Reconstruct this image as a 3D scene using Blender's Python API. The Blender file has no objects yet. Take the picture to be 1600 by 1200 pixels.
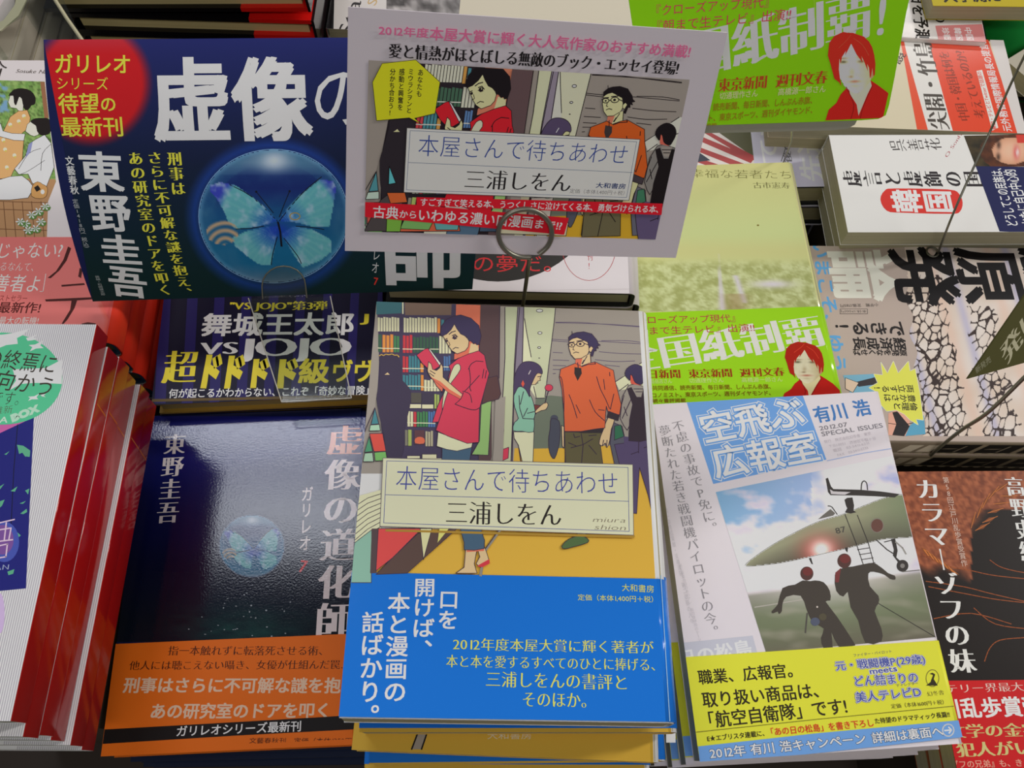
import bpy, math, random
from mathutils import Vector, Matrix, noise
from mathutils.geometry import tessellate_polygon

# ------------------------------------------------------------------ camera, world, lights, exposure
S = bpy.context.scene
C = S.collection
F_PX, PITCH, ROLL = 1400.0, math.radians(65.7), math.radians(1.7)
EYE = Vector((0, 0, 1.25))
FWD = Vector((0, math.cos(PITCH), -math.sin(PITCH)))
_r = Vector((1, 0, 0)); _u = _r.cross(FWD)
RT = _r * math.cos(ROLL) + _u * math.sin(ROLL)
UP = -_r * math.sin(ROLL) + _u * math.cos(ROLL)
cd = bpy.data.cameras.new('camera'); cam = bpy.data.objects.new('camera', cd); C.objects.link(cam)
cd.sensor_width = 36; cd.lens = 36 * F_PX / 1600; cd.clip_start = 0.01; cd.clip_end = 60
cam.matrix_world = Matrix.Translation(EYE) @ Matrix((RT, UP, -FWD)).transposed().to_4x4()
S.camera = cam
W = bpy.data.worlds.new('shop_air'); S.world = W; W.use_nodes = True
W.node_tree.nodes['Background'].inputs[0].default_value = (0.86, 0.88, 0.92, 1)
W.node_tree.nodes['Background'].inputs[1].default_value = 0.17
def area(name, loc, sx, sy, power, col=(1, 0.96, 0.92), aim=(0, 0.25, 0.8)):
    l = bpy.data.lights.new(name, 'AREA'); l.shape = 'RECTANGLE'; l.size = sx; l.size_y = sy; l.energy = power; l.color = col
    o = bpy.data.objects.new(name, l); C.objects.link(o); o.location = loc
    o.rotation_euler = (Vector(aim) - Vector(loc)).to_track_quat('-Z', 'Y').to_euler() if aim else (0, 0, 0)
area('ceiling_light_near', (-0.68, 0.90, 2.6), 0.56, 0.12, 5.5, (.88, .92, 1), None)
area('ceiling_light_second', (-0.60, 0.66, 2.6), 0.46, 0.22, 4.5, (.88, .92, 1), None)
area('ceiling_light_right', (2.3, 0.9, 2.5), 0.25, 1.2, 60, aim=(0, .25, .8))
area('ceiling_light_far', (0.5, 2.9, 2.6), 2.6, 0.25, 50, aim=(0, .25, .8))
area('ceiling_light_behind', (0.1, -1.0, 2.6), 1.6, 0.25, 17, aim=(0, .3, .8))
S.view_settings.view_transform = 'Standard'; S.view_settings.look = 'None'
S.view_settings.exposure = -0.8; S.view_settings.gamma = 1.0; S.view_settings.use_curve_mapping = False

# ------------------------------------------------------------------ helpers
def ray(x, y): return FWD + RT * ((x - 800) / F_PX) - UP * ((y - 600) / F_PX)
def at(x, y, z):
    d = ray(x, y); return EYE + d * ((z - EYE.z) / d.z)
def on_y(x, y, yy):
    d = ray(x, y); return EYE + d * ((yy - EYE.y) / d.y)
K = 1.32
def lin(c, k=None):
    out = []
    for v in c[:3]:
        v = v / 255; v = v / 12.92 if v <= .04045 else ((v + .055) / 1.055) ** 2.4
        out.append(min(.9, v * (K if k is None else k)))
    return (*out, 1)
MATS = {}
FIN = {'matte': (.65, .2), 'satin': (.42, .22), 'gloss': (.15, .42), 'board': (.5, .3), 'sheen': (.1, .5)}
def mat(rgb, fin='satin'):
    key = (tuple(rgb), fin)
    if key in MATS: return MATS[key]
    m = bpy.data.materials.new('print_%s_%02x%02x%02x' % ((fin,) + tuple(int(v) for v in rgb))); m.use_nodes = True
    nt = m.node_tree; p = nt.nodes['Principled BSDF']
    p.inputs['Base Color'].default_value = lin(rgb)
    p.inputs['Roughness'].default_value = FIN[fin.split('_')[0]][0]; p.inputs['Specular IOR Level'].default_value = FIN[fin.split('_')[0]][1]
    emboss(nt, p, fin)
    MATS[key] = m; return m
def emboss(nt, p, fin):
    t = nt.nodes.new('ShaderNodeTexNoise'); tc = nt.nodes.new('ShaderNodeTexCoord'); b = nt.nodes.new('ShaderNodeBump')
    t.inputs['Scale'].default_value = 900 if 'grain' in fin else 500
    t.inputs['Detail'].default_value = 3
    nt.links.new(tc.outputs['Object'], t.inputs['Vector']); nt.links.new(t.outputs['Fac'], b.inputs['Height'])
    b.inputs['Strength'].default_value = .1 if 'grain' in fin else .05; b.inputs['Distance'].default_value = .0004
    nt.links.new(b.outputs['Normal'], p.inputs['Normal'])
def picture(fin='satin'):
    key = ('pic', fin)
    if key in MATS: return MATS[key]
    m = bpy.data.materials.new('picture_print_' + fin); m.use_nodes = True
    nt = m.node_tree; p = nt.nodes['Principled BSDF']; a = nt.nodes.new('ShaderNodeAttribute'); a.attribute_name = 'Col'
    nt.links.new(a.outputs['Color'], p.inputs['Base Color'])
    p.inputs['Roughness'].default_value = FIN[fin.split('_')[0]][0]; p.inputs['Specular IOR Level'].default_value = FIN[fin.split('_')[0]][1]
    emboss(nt, p, fin)
    MATS[key] = m; return m
def pages(rgb=(168, 160, 128), scale=2600):
    key = ('pages', tuple(rgb))
    if key in MATS: return MATS[key]
    m = bpy.data.materials.new('page_edges'); m.use_nodes = True
    nt = m.node_tree; p = nt.nodes['Principled BSDF']; p.inputs['Roughness'].default_value = .85
    tc = nt.nodes.new('ShaderNodeTexCoord'); mp = nt.nodes.new('ShaderNodeMapping'); mp.inputs['Scale'].default_value = (6, 6, scale)
    n = nt.nodes.new('ShaderNodeTexNoise'); n.inputs['Scale'].default_value = 1.0; n.inputs['Detail'].default_value = 2
    r = nt.nodes.new('ShaderNodeValToRGB'); c = lin(rgb)
    r.color_ramp.elements[0].position = .3; r.color_ramp.elements[1].position = .7
    r.color_ramp.elements[0].color = (c[0] * .8, c[1] * .79, c[2] * .76, 1); r.color_ramp.elements[1].color = c
    nt.links.new(tc.outputs['Object'], mp.inputs['Vector']); nt.links.new(mp.outputs[0], n.inputs['Vector'])
    nt.links.new(n.outputs['Fac'], r.inputs[0]); nt.links.new(r.outputs[0], p.inputs['Base Color'])
    b = nt.nodes.new('ShaderNodeBump'); b.inputs['Strength'].default_value = .4; b.inputs['Distance'].default_value = .0003
    nt.links.new(n.outputs['Fac'], b.inputs['Height']); nt.links.new(b.outputs[0], p.inputs['Normal'])
    MATS[key] = m; return m
def clear_mat():
    if 'clear' in MATS: return MATS['clear']
    m = bpy.data.materials.new('clear_acrylic'); m.use_nodes = True; nt = m.node_tree; nt.nodes.remove(nt.nodes['Principled BSDF'])
    o = nt.nodes['Material Output']; g = nt.nodes.new('ShaderNodeBsdfGlossy'); g.inputs['Roughness'].default_value = .06
    t = nt.nodes.new('ShaderNodeBsdfTransparent'); t.inputs[0].default_value = (.93, .95, .93, 1)
    x = nt.nodes.new('ShaderNodeMixShader'); x.inputs[0].default_value = .07
    nt.links.new(t.outputs[0], x.inputs[1]); nt.links.new(g.outputs[0], x.inputs[2]); nt.links.new(x.outputs[0], o.inputs[0])
    MATS['clear'] = m; return m
def metal():
    if 'metal' in MATS: return MATS['metal']
    m = bpy.data.materials.new('dull_steel_wire'); m.use_nodes = True; p = m.node_tree.nodes['Principled BSDF']
    p.inputs['Base Color'].default_value = (.25, .24, .19, 1); p.inputs['Metallic'].default_value = .8; p.inputs['Roughness'].default_value = .38
    MATS['metal'] = m; return m

def empty(name, M, label=None, cat=None, group=None):
    o = bpy.data.objects.new(name, None); C.objects.link(o); o.matrix_world = M; o.empty_display_size = .02
    if label: o['label'] = label; o['category'] = cat
    if group: o['group'] = group
    return o
def mesh(name, vs, fs, mats, parent=None, mi=None, smooth=False):
    me = bpy.data.meshes.new(name); me.from_pydata([tuple(v) for v in vs], [], fs)
    for m in (mats if isinstance(mats, list) else [mats]): me.materials.append(m)
    if mi: me.polygons.foreach_set('material_index', mi)
    if smooth: me.polygons.foreach_set('use_smooth', [True] * len(fs))
    me.update(); o = bpy.data.objects.new(name, me); C.objects.link(o)
    if parent: o.parent = parent
    return o
def boxm(x0, x1, y0, y1, z0, z1):
    v = [(x, y, z) for z in (z0, z1) for y in (y0, y1) for x in (x0, x1)]
    return v, [(0, 2, 3, 1), (4, 5, 7, 6), (0, 1, 5, 4), (2, 6, 7, 3), (0, 4, 6, 2), (1, 3, 7, 5)]
def pose(p, yaw=0, tx=0, ty=0):
    return Matrix.Translation(p) @ Matrix.Rotation(math.radians(yaw), 4, 'Z') @ Matrix.Rotation(math.radians(tx), 4, 'X') @ Matrix.Rotation(math.radians(ty), 4, 'Y')

# a surface that print lies on: a frame (origin, U right, V up, N out), with an optional bend along N
class Surf:
    def __init__(s, M, bend=None):
        s.M = M; s.Mi = M.inverted(); s.O = M.translation; R = M.to_3x3(); s.U = R @ Vector((1, 0, 0)); s.V = R @ Vector((0, 1, 0)); s.N = R @ Vector((0, 0, 1)); s.bend = bend
    def uv(s, x, y):
        d = ray(x, y); b = 0.0
        for _ in range(1 if not s.bend else 8):
            o = s.O + s.N * b; t = (o - EYE).dot(s.N) / d.dot(s.N); p = EYE + d * t - s.O
            u, v = p.dot(s.U), p.dot(s.V)
            if s.bend: b = s.bend(u, v)
        return Vector((u, v))
    def loc(s, u, v, h=0): return (u, v, h + (s.bend(u, v) if s.bend else 0))

GL = {}
ROT = set('ー「」『』()（）―…〜')
def glyph(ch, st):
    k = (ch, st)
    if k in GL: return GL[k]
    b = (ch, '')
    if b not in GL:
        c = bpy.data.curves.new('g', 'FONT'); c.body = ch; c.resolution_u = 3
        o = bpy.data.objects.new('g', c); m = bpy.data.meshes.new_from_object(o)
        v = [(q.co.x, q.co.y) for q in m.vertices]; f = [tuple(p.vertices) for p in m.polygons]
        bpy.data.objects.remove(o); bpy.data.curves.remove(c); bpy.data.meshes.remove(m)
        GL[b] = (v, f)
    v, f = GL[b]
    ox, oy = {'G': (0, 0), 'M': (.01, -.017), 'L': (-.012, -.014), 'X': (.085, .085), 'Y': (.06, .06)}[st]
    if ox or oy:
        cnt = {}
        for t in f:
            for i in range(len(t)):
                a, c2 = t[i], t[(i + 1) % len(t)]; e = (min(a, c2), max(a, c2)); cnt.setdefault(e, []).append((a, c2, t))
        nr = [[0., 0.] for _ in v]
        for e, l in cnt.items():
            if len(l) != 1: continue
            a, c2, t = l[0]; dx, dy = v[c2][0] - v[a][0], v[c2][1] - v[a][1]; L = math.hypot(dx, dy) or 1
            nx, ny = dy / L, -dx / L
            cx = sum(v[i][0] for i in t) / len(t); cy = sum(v[i][1] for i in t) / len(t)
            if (cx - v[a][0]) * nx + (cy - v[a][1]) * ny > 0: nx, ny = -nx, -ny
            for i in (a, c2): nr[i][0] += nx; nr[i][1] += ny
        w = []
        for (x, y), (nx, ny) in zip(v, nr):
            L = math.hypot(nx, ny)
            if L > .05: q = min(1.5, 2 / (L * L) * L) / 1.0; w.append((x + nx / L * ox * min(1.3, q), y + ny / L * oy * min(1.3, q)))
            else: w.append((x, y))
        v = w
    GL[k] = (v, f); return GL[k]
def adv(ch):
    if ch == ' ': return .35
    if ch == '　': return 1.
    if ord(ch) < 0x250:
        v, _ = glyph(ch, 'G'); return (max(p[0] for p in v) + .05) if v else .3
    return 1.
STEP = 2e-6
BOLD = {'K': ('G', ((-.03, -.022), (.03, -.022), (-.03, .022), (.03, .022), (0, 0))), 'H': ('G', ((-.027, -.018), (.027, -.018), (-.027, .018), (.027, .018))), 'B': ('G', ((-.016, -.011), (.016, -.011), (-.016, .011), (.016, .011))), 'N': ('M', ((-.03, 0), (0, 0), (.03, 0)))}
class Ink:
    """Printed matter on one surface: flat colour shapes, lines, letters and pictures, stacked in thin layers."""
    def __init__(s, surf, fin='satin', base=2.5e-5):
        s.s = surf; s.fin = fin; s.h = base; s.v = []; s.f = []; s.m = []; s.mats = []; s.mp = None; s.clipuv = None; s.cols = {}; s.k = None
    def P(s, x, y):
        if s.mp: x, y = s.mp(x, y)
        return s.s.uv(x, y)
    def zoom(s, ox=None, oy=0, sc=1, then=None):
        s.mp = None if ox is None else ((lambda x, y: (ox + x / sc, oy + y / sc)) if not then else (lambda x, y: then(ox + x / sc, oy + y / sc)))
    def clip(s, pts): s.clipuv = None if pts is None else [s.s.uv(*p) for p in pts]
    def face(s, w, h, l=0, r=0):
        s.clipuv = [Vector((-w / 2 + l, -h / 2)), Vector((w / 2 - r, -h / 2)), Vector((w / 2 - r, h / 2)), Vector((-w / 2 + l, h / 2))]
    def mi(s, col):
        m = col if not isinstance(col, tuple) else mat(col, s.fin)
        if m not in s.mats: s.mats.append(m)
        return s.mats.index(m)
    def tri(s, pts, mi, deep=0):
        if s.clipuv:
            c = s.clipuv; n = len(c)
            ar = sum(c[i].x * c[(i + 1) % n].y - c[(i + 1) % n].x * c[i].y for i in range(n)); sg = 1 if ar > 0 else -1
            for i in range(n):
                a, b = c[i], c[(i + 1) % n]; out = []
                d = lambda p: sg * ((b.x - a.x) * (p[1] - a.y) - (b.y - a.y) * (p[0] - a.x))
                for j in range(len(pts)):
                    p, q = pts[j], pts[(j + 1) % len(pts)]; dp, dq = d(p), d(q)
                    if dp >= 0: out.append(p)
                    if (dp >= 0) != (dq >= 0):
                        t = dp / (dp - dq); out.append((p[0] + (q[0] - p[0]) * t, p[1] + (q[1] - p[1]) * t))
                pts = out
                if len(pts) < 3: return
        if s.s.bend and deep < 7:      # follow the bow of the sheet: split long pieces
            if len(pts) > 3:
                for i in range(1, len(pts) - 1): s.tri([pts[0], pts[i], pts[i + 1]], mi, deep + 1)
                return
            e, i = max((math.hypot(pts[i][0] - pts[(i + 1) % 3][0], pts[i][1] - pts[(i + 1) % 3][1]), i) for i in range(3))
            if e > .004:
                a, b, c = pts[i], pts[(i + 1) % 3], pts[(i + 2) % 3]; m = ((a[0] + b[0]) / 2, (a[1] + b[1]) / 2)
                s.tri([a, m, c], mi, deep + 1); s.tri([m, b, c], mi, deep + 1); return
        ar = sum(pts[i][0] * pts[(i + 1) % len(pts)][1] - pts[(i + 1) % len(pts)][0] * pts[i][1] for i in range(len(pts)))
        if abs(ar) < 1e-12: return
        if ar < 0: pts = pts[::-1]
        b = len(s.v)
        s.v += [s.s.loc(p[0], p[1], s.h) for p in pts]; s.f.append(tuple(range(b, b + len(pts)))); s.m.append(mi)
    def poly(s, pts, col, smooth=0, out=None, w=1.0):
        s.h += STEP
        if smooth: pts = crom(pts, smooth, True)
        q = [s.P(*p) for p in pts]; mi = s.mi(col)
        for t in tessellate_polygon([[Vector((p.x, p.y, 0)) for p in q]]): s.tri([(q[i].x, q[i].y) for i in t], mi)
        if out: s.line(pts + [pts[0]], w, out)
    def line(s, pts, w, col, smooth=0):
        s.h += STEP
        if smooth: pts = crom(pts, smooth, False)
        q = [s.P(*p) for p in pts]; mi = s.mi(col)
        a0 = s.s.uv(*( s.mp(*pts[0]) if s.mp else pts[0])); pp = s.mp(*pts[0]) if s.mp else pts[0]
        hw = (s.s.uv(pp[0] + 1, pp[1]) - s.s.uv(*pp)).length * w / 2
        for i in range(len(q) - 1):
            d = q[i + 1] - q[i]
            if d.length < 1e-9: continue
            d.normalize(); n = Vector((-d.y, d.x)) * hw; e = d * hw * .5
            a, b = q[i] - e, q[i + 1] + e
            s.tri([tuple(a + n), tuple(a - n), tuple(b - n), tuple(b + n)], mi)
    def rect(s, x0, y0, x1, y1, col, out=None, w=1.0): s.poly([(x0, y0), (x1, y0), (x1, y1), (x0, y1)], col, 0, out, w)
    def disc(s, cx, cy, rx, ry, col, n=28, out=None, w=1.0, fill=True):
        p = [(cx + rx * math.cos(2 * math.pi * i / n), cy + ry * math.sin(2 * math.pi * i / n)) for i in range(n)]
        if fill: s.poly(p, col)
        if out: s.line(p + [p[0]], w, out)
    def text(s, t, x0, y0, x1, y1, h, col, st='G', v=False, ol=None, olst='X', px=None, sk=0.0, sh=(0, 0)):
        if ol: s.text(t, x0, y0, x1, y1, h, ol, olst, v, sk=sk)
        if st in BOLD:
            b, offs = BOLD[st]
            for o in offs: s.text(t, x0, y0, x1, y1, h, col, b, v, sk=sk, sh=o)
            return
        s.h += STEP
        A, B = s.P(x0, y0), s.P(x1, y1); mi = s.mi(col); D = B - A; L = D.length; d = D / L
        xm, ym = (x0 + x1) / 2, (y0 + y1) / 2; e = math.hypot(x1 - x0, y1 - y0); nx, ny = -(y1 - y0) / e * h / 2, (x1 - x0) / e * h / 2
        H = (s.P(xm + nx, ym + ny) - s.P(xm - nx, ym - ny)).length
        if v:
            Y = -d; X = Vector((Y.y, -Y.x)); a = [1.0] * len(t)
        else:
            X = d; Y = Vector((-X.y, X.x)); a = [adv(c) for c in t]
        u = L / sum(a); pos = 0.0
        for ch, w in zip(t, a):
            g, f = glyph(ch, st)
            if g:
                T = []
                for x, y in g:
                    x += sh[0]; y += sh[1]
                    if v:
                        x -= .5; y -= .38
                        if ch in ROT: x, y = y, -x
                        if ch in '、。': x += .55; y += .55
                        if ord(ch) < 0x250: x += .22
                        p = A + d * (pos + .5) * u + X * x * H + Y * y * u
                    else:
                        y -= .38; x += sk * y
                        p = A + d * (pos + x) * u + Y * y * H
                    T.append((p.x, p.y))
                for q in f: s.tri([T[i] for i in q], mi)
            pos += w
    def raster(s, quad, nx, ny, fn, inside=None, k=None, fin=None):
        """A picture: a fine grid over QUAD (tl, tr, br, bl), coloured by fn(x, y) in the drawing's own coordinates."""
        s.h += STEP; m = picture(fin or s.fin); mi = s.mi(m); b = len(s.v)
        (x0, y0), (x1, y1), (x2, y2), (x3, y3) = quad; ok = {}
        for j in range(ny + 1):
            for i in range(nx + 1):
                a, c = i / nx, j / ny
                x = (x0 * (1 - a) + x1 * a) * (1 - c) + (x3 * (1 - a) + x2 * a) * c; y = (y0 * (1 - a) + y1 * a) * (1 - c) + (y3 * (1 - a) + y2 * a) * c
                p = s.P(x, y)
                if s.clipuv and len(s.clipuv) == 4 and abs(s.clipuv[0].x - s.clipuv[3].x) < 1e-7: p = Vector((max(s.clipuv[0].x, min(s.clipuv[1].x, p.x)), max(s.clipuv[0].y, min(s.clipuv[2].y, p.y))))
                s.v.append(s.s.loc(p.x, p.y, s.h)); s.cols[len(s.v) - 1] = lin(fn(x, y), k); ok[len(s.v) - 1] = (not inside) or inside(x, y)
        for j in range(ny):
            for i in range(nx):
                q = (b + j * (nx + 1) + i, b + (j + 1) * (nx + 1) + i, b + (j + 1) * (nx + 1) + i + 1, b + j * (nx + 1) + i + 1)
                if all(ok[t] for t in q): s.f.append(q); s.m.append(mi)
    def make(s, name, parent, label=None):
        if not s.f: return
        # ink vertices are in the surface's own frame; bring them into the parent's
        R = parent.matrix_world.inverted() @ s.s.M if parent else s.s.M
        o = mesh(name, [R @ Vector(p) for p in s.v], s.f, s.mats, parent, s.m)
        if s.cols:
            a = o.data.color_attributes.new('Col', 'FLOAT_COLOR', 'POINT')
            buf = []
            for i in range(len(s.v)): buf += s.cols.get(i, (1, 1, 1, 1))
            a.data.foreach_set('color', buf)
        if label: o['label'] = label
        n = Ink(s.s, s.fin); s.v = []; s.f = []; s.m = []; s.mats = []; s.cols = {}
        return o
def crom(p, n, closed):
    o = []; N = len(p)
    for i in range(N if closed else N - 1):
        g = lambda j: p[j % N] if closed else p[max(0, min(N - 1, j))]
        a, b, c, d = g(i - 1), g(i), g(i + 1), g(i + 2)
        for k in range(n):
            t = k / n
            o.append(tuple(.5 * (2 * b[m] + (c[m] - a[m]) * t + (2 * a[m] - 5 * b[m] + 4 * c[m] - d[m]) * t * t + (3 * b[m] - a[m] - 3 * c[m] + d[m]) * t ** 3) for m in (0, 1)))
    if not closed: o.append(p[-1])
    return o
def mix(a, b, t):
    t = max(0, min(1, t)); return tuple(a[i] + (b[i] - a[i]) * t for i in range(3))
def nz(x, y, s=1.0, o=3, sd=0.0): return noise.fractal(Vector((x * s, y * s, sd)), 1.0, 2.0, o)
def pin(x, y, P):
    r = False; n = len(P)
    for i in range(n):
        (xa, ya), (xb, yb) = P[i], P[(i + 1) % n]
        if (ya > y) != (yb > y) and x < (xb - xa) * (y - ya) / (yb - ya) + xa: r = not r
    return r

# ------------------------------------------------------------------ book builder
SIDE = {'R': 0, 'T': 90, 'L': 180, 'B': 270}
def shell(w, h, t, r, off, th, v0=None, v1=None, bot=True):
    """Profile from fore edge over the front, round the spine and back below; extruded from v0 to v1."""
    o = []; a = w / 2 + off; top = off; n = 5; r = min(r, t / 2 - .0004) + off
    o.append((-w / 2, top))
    for i in range(n + 1):
        g = math.pi / 2 * i / n; o.append((a - r + r * math.sin(g), top - r + r * math.cos(g)))
    for i in range(n + 1):
        g = math.pi / 2 * i / n; o.append((a - r + r * math.cos(g), -t - off + r - r * math.sin(g)))
    o.append((-w / 2, -t - off))
    inn = []
    ri = max(r - th, .0002); ai = a - th
    inn.append((-w / 2, top - th))
    for i in range(n + 1):
        g = math.pi / 2 * i / n; inn.append((ai - ri + ri * math.sin(g), top - th - ri + ri * math.cos(g)))
    for i in range(n + 1):
        g = math.pi / 2 * i / n; inn.append((ai - ri + ri * math.cos(g), -t - off + th + ri - ri * math.sin(g)))
    inn.append((-w / 2, -t - off + th))
    v0 = -h / 2 if v0 is None else v0; v1 = h / 2 if v1 is None else v1; N = len(o)
    vs = [(p[0], v, p[1]) for v in (v0, v1) for p in o] + [(p[0], v, p[1]) for v in (v0, v1) for p in inn]
    fs = []
    for i in range(N - 1):
        fs += [(i, i + 1, N + i + 1, N + i), (2 * N + i + 1, 2 * N + i, 3 * N + i, 3 * N + i + 1), (i + 1, i, 2 * N + i, 2 * N + i + 1), (N + i, N + i + 1, 3 * N + i + 1, 3 * N + i)]
    fs += [(0, N, 3 * N, 2 * N), (2 * N - 1, N - 1, 3 * N - 1, 4 * N - 1)]
    return vs, fs, N
def shell_obj(name, w, h, t, r, off, th, side, cover, spine, parent, v0=None, v1=None, back=None):
    a = math.radians(SIDE[side]); ca, sa = math.cos(a), math.sin(a)
    vs, fs, N = shell(w, h, t, r, off, th, v0, v1)
    vs = [(x * ca - y * sa, x * sa + y * ca, z) for x, y, z in vs]
    mi = []
    for i in range(N - 1):
        k = 0 if i < 2 else (1 if i < N - 2 else 2)
        mi += [k, 0, k, k]
    mi += [0, 0]
    o = mesh(name, vs, fs, [cover, spine, back or cover], parent, mi)
    for i, p in enumerate(o.data.polygons):
        if i < 4 * (N - 1) and i % 4 == 0 and 1 <= i // 4 < N - 2: p.use_smooth = True
    return o
def book(name, label, M, w, h, t, side='R', cover=(230, 225, 220), spine=None, pg=(168, 160, 128), r=.003, fin='satin', hard=False, group=None, board=(30, 30, 32), bands=(), back=None, cat='book'):
    """w runs from fore edge to spine, h along the spine; M is the pose of the middle of the front cover."""
    root = empty(name, M, label, cat, group)
    spine = spine or cover
    b = .0022 if hard else .0004; inset = .0028 if hard else .0003
    js = shell_obj('jacket' if hard else 'cover', w, h, t, r, 0, .0003, side, mat(cover, fin), mat(spine, fin), root, back=mat(back or cover, fin))
    if hard:
        shell_obj('board', w - .0006, h - .0008, t - .0007, r, -.00035, .0019, side, mat(board, 'board'), mat(board, 'board'), root).location.z = 0
    a = math.radians(SIDE[side]); ca, sa = math.cos(a), math.sin(a)
    v, f = boxm(-w / 2 + inset, w / 2 - max(b, .0008) - .0012, -h / 2 + inset, h / 2 - inset, -t + b, -b)
    if r > .0015:
        pass
    v = [(x * ca - y * sa, x * sa + y * ca, z) for x, y, z in v]
    mesh('page_block', v, f, pages(pg), root)
    for bd in bands:
        shell_obj('paper_band', w + .0002, h, t, r, .0003, .00015, side, mat(bd['col'], fin), mat(bd.get('spine', bd['col']), fin), root, bd['v0'], bd['v1'], back=mat(bd.get('back', bd['col']), fin))
    return root
def corner(px, z, yaw, w, h, which, side='R'):
    """pose of a flat cover whose corner WHICH (tl/tr/bl/br as read in the photo) stands at the photo point px at height z"""
    W_, H_ = (w, h) if side in 'RL' else (h, w)
    p = at(px[0], px[1], z); sx = {'l': 1, 'r': -1}[which[1]]; sy = {'t': -1, 'b': 1}[which[0]]
    q = Matrix.Rotation(math.radians(yaw), 3, 'Z') @ Vector((sx * W_ / 2, sy * H_ / 2, 0))
    return pose(p + q, yaw)
def riser(x0, x1, y0, y1, z1):
    v, f = boxm(x0, x1, y0, y1, TABLE, z1); o = mesh('trim_%d' % riser.n, v, f, mat((70, 62, 52), 'matte')); o['kind'] = 'structure'; riser.n += 1
riser.n = 1
TABLE = .56
def riser_under(root_M, w, h, z1, side='R', m=.012):
    W_, H_ = (w, h) if side in 'RL' else (h, w)
    R = root_M.to_3x3(); p = root_M.translation
    v, f = boxm(-W_ / 2 + m, W_ / 2 - m, -H_ / 2 + m, H_ / 2 - m, TABLE - p.z, z1 - p.z)
    yaw = math.atan2(R[1][0], R[0][0])
    o = mesh('trim_%d' % riser.n, [Matrix.Rotation(yaw, 3, 'Z') @ Vector(q) for q in v], f, mat((70, 62, 52), 'matte')); o.location = p; o['kind'] = 'structure'; riser.n += 1

def card(name, label, cat, surf, px_poly, th, col, fin='matte', group=None, n=14, back=None):
    """A printed card: outline given where it stands on SURF, real thickness; bent if the surface is."""
    root = empty(name, surf.M, label, cat, group)
    q = [surf.uv(*p) for p in px_poly]
    if len(q) == 4:
        vs = []; fs = []
        for k in (0, 1):
            for j in range(n + 1):
                for i in range(n + 1):
                    a, c = i / n, j / n
                    p = (q[0] * (1 - a) + q[1] * a) * (1 - c) + (q[3] * (1 - a) + q[2] * a) * c
                    vs.append(surf.loc(p.x, p.y, -k * th))
        N = n + 1; B = N * N
        for j in range(n):
            for i in range(n):
                a = j * N + i; fs += [(a, a + N, a + N + 1, a + 1), (B + a, B + a + 1, B + a + N + 1, B + a + N)]
        for i in range(n):
            fs += [(i, i + 1, B + i + 1, B + i), (n * N + i + 1, n * N + i, B + n * N + i, B + n * N + i + 1), ((i + 1) * N, i * N, B + i * N, B + (i + 1) * N), (i * N + n, (i + 1) * N + n, B + (i + 1) * N + n, B + i * N + n)]
    else:
        m = len(q); vs = [(p.x, p.y, 0) for p in q] + [(p.x, p.y, -th) for p in q]
        fs = [tuple(range(m - 1, -1, -1)), tuple(range(m, 2 * m))] + [(i, (i + 1) % m, m + (i + 1) % m, m + i) for i in range(m)]
    mesh('card_sheet', vs, fs, mat(col, fin), root)
    return root
def tube(name, pts, r, m, parent=None, n=8, sm=6, closed=False):
    c = bpy.data.curves.new(name, 'CURVE'); c.dimensions = '3D'; c.bevel_depth = r; c.bevel_resolution = 2; c.use_fill_caps = True
    s = c.splines.new('NURBS' if sm else 'POLY'); s.points.add(len(pts) - 1)
    for i, p in enumerate(pts): s.points[i].co = (*p, 1)
    if sm: s.order_u = 3; s.use_endpoint_u = not closed; s.resolution_u = sm
    s.use_cyclic_u = closed
    o = bpy.data.objects.new(name, c); me = bpy.data.meshes.new_from_object(o); bpy.data.objects.remove(o); bpy.data.curves.remove(c)
    me.name = name; me.materials.clear(); me.materials.append(m)
    for p in me.polygons: p.use_smooth = True
    o = bpy.data.objects.new(name, me); C.objects.link(o)
    if parent: o.parent = parent
    return o

# ------------------------------------------------------------------ table
tv, tf = boxm(-1.1, 1.3, -.45, 1.5, TABLE - .03, TABLE)
tb = empty('display_table', Matrix.Identity(4), 'wide dark wooden display table under all the book piles', 'table')
mesh('tabletop', tv, tf, mat((58, 50, 44), 'satin'), tb)
for x in (-1.02, 1.22):
    for y in (-.38, 1.42):
        v, f = boxm(x - .04, x + .04, y - .04, y + .04, 0, TABLE - .03); mesh('leg', v, f, mat((58, 50, 44), 'satin'), tb)
v, f = boxm(-3, 3, -3, 4, -.05, 0); fl = mesh('floor', v, f, mat((120, 112, 104), 'satin')); fl['kind'] = 'structure'

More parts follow.
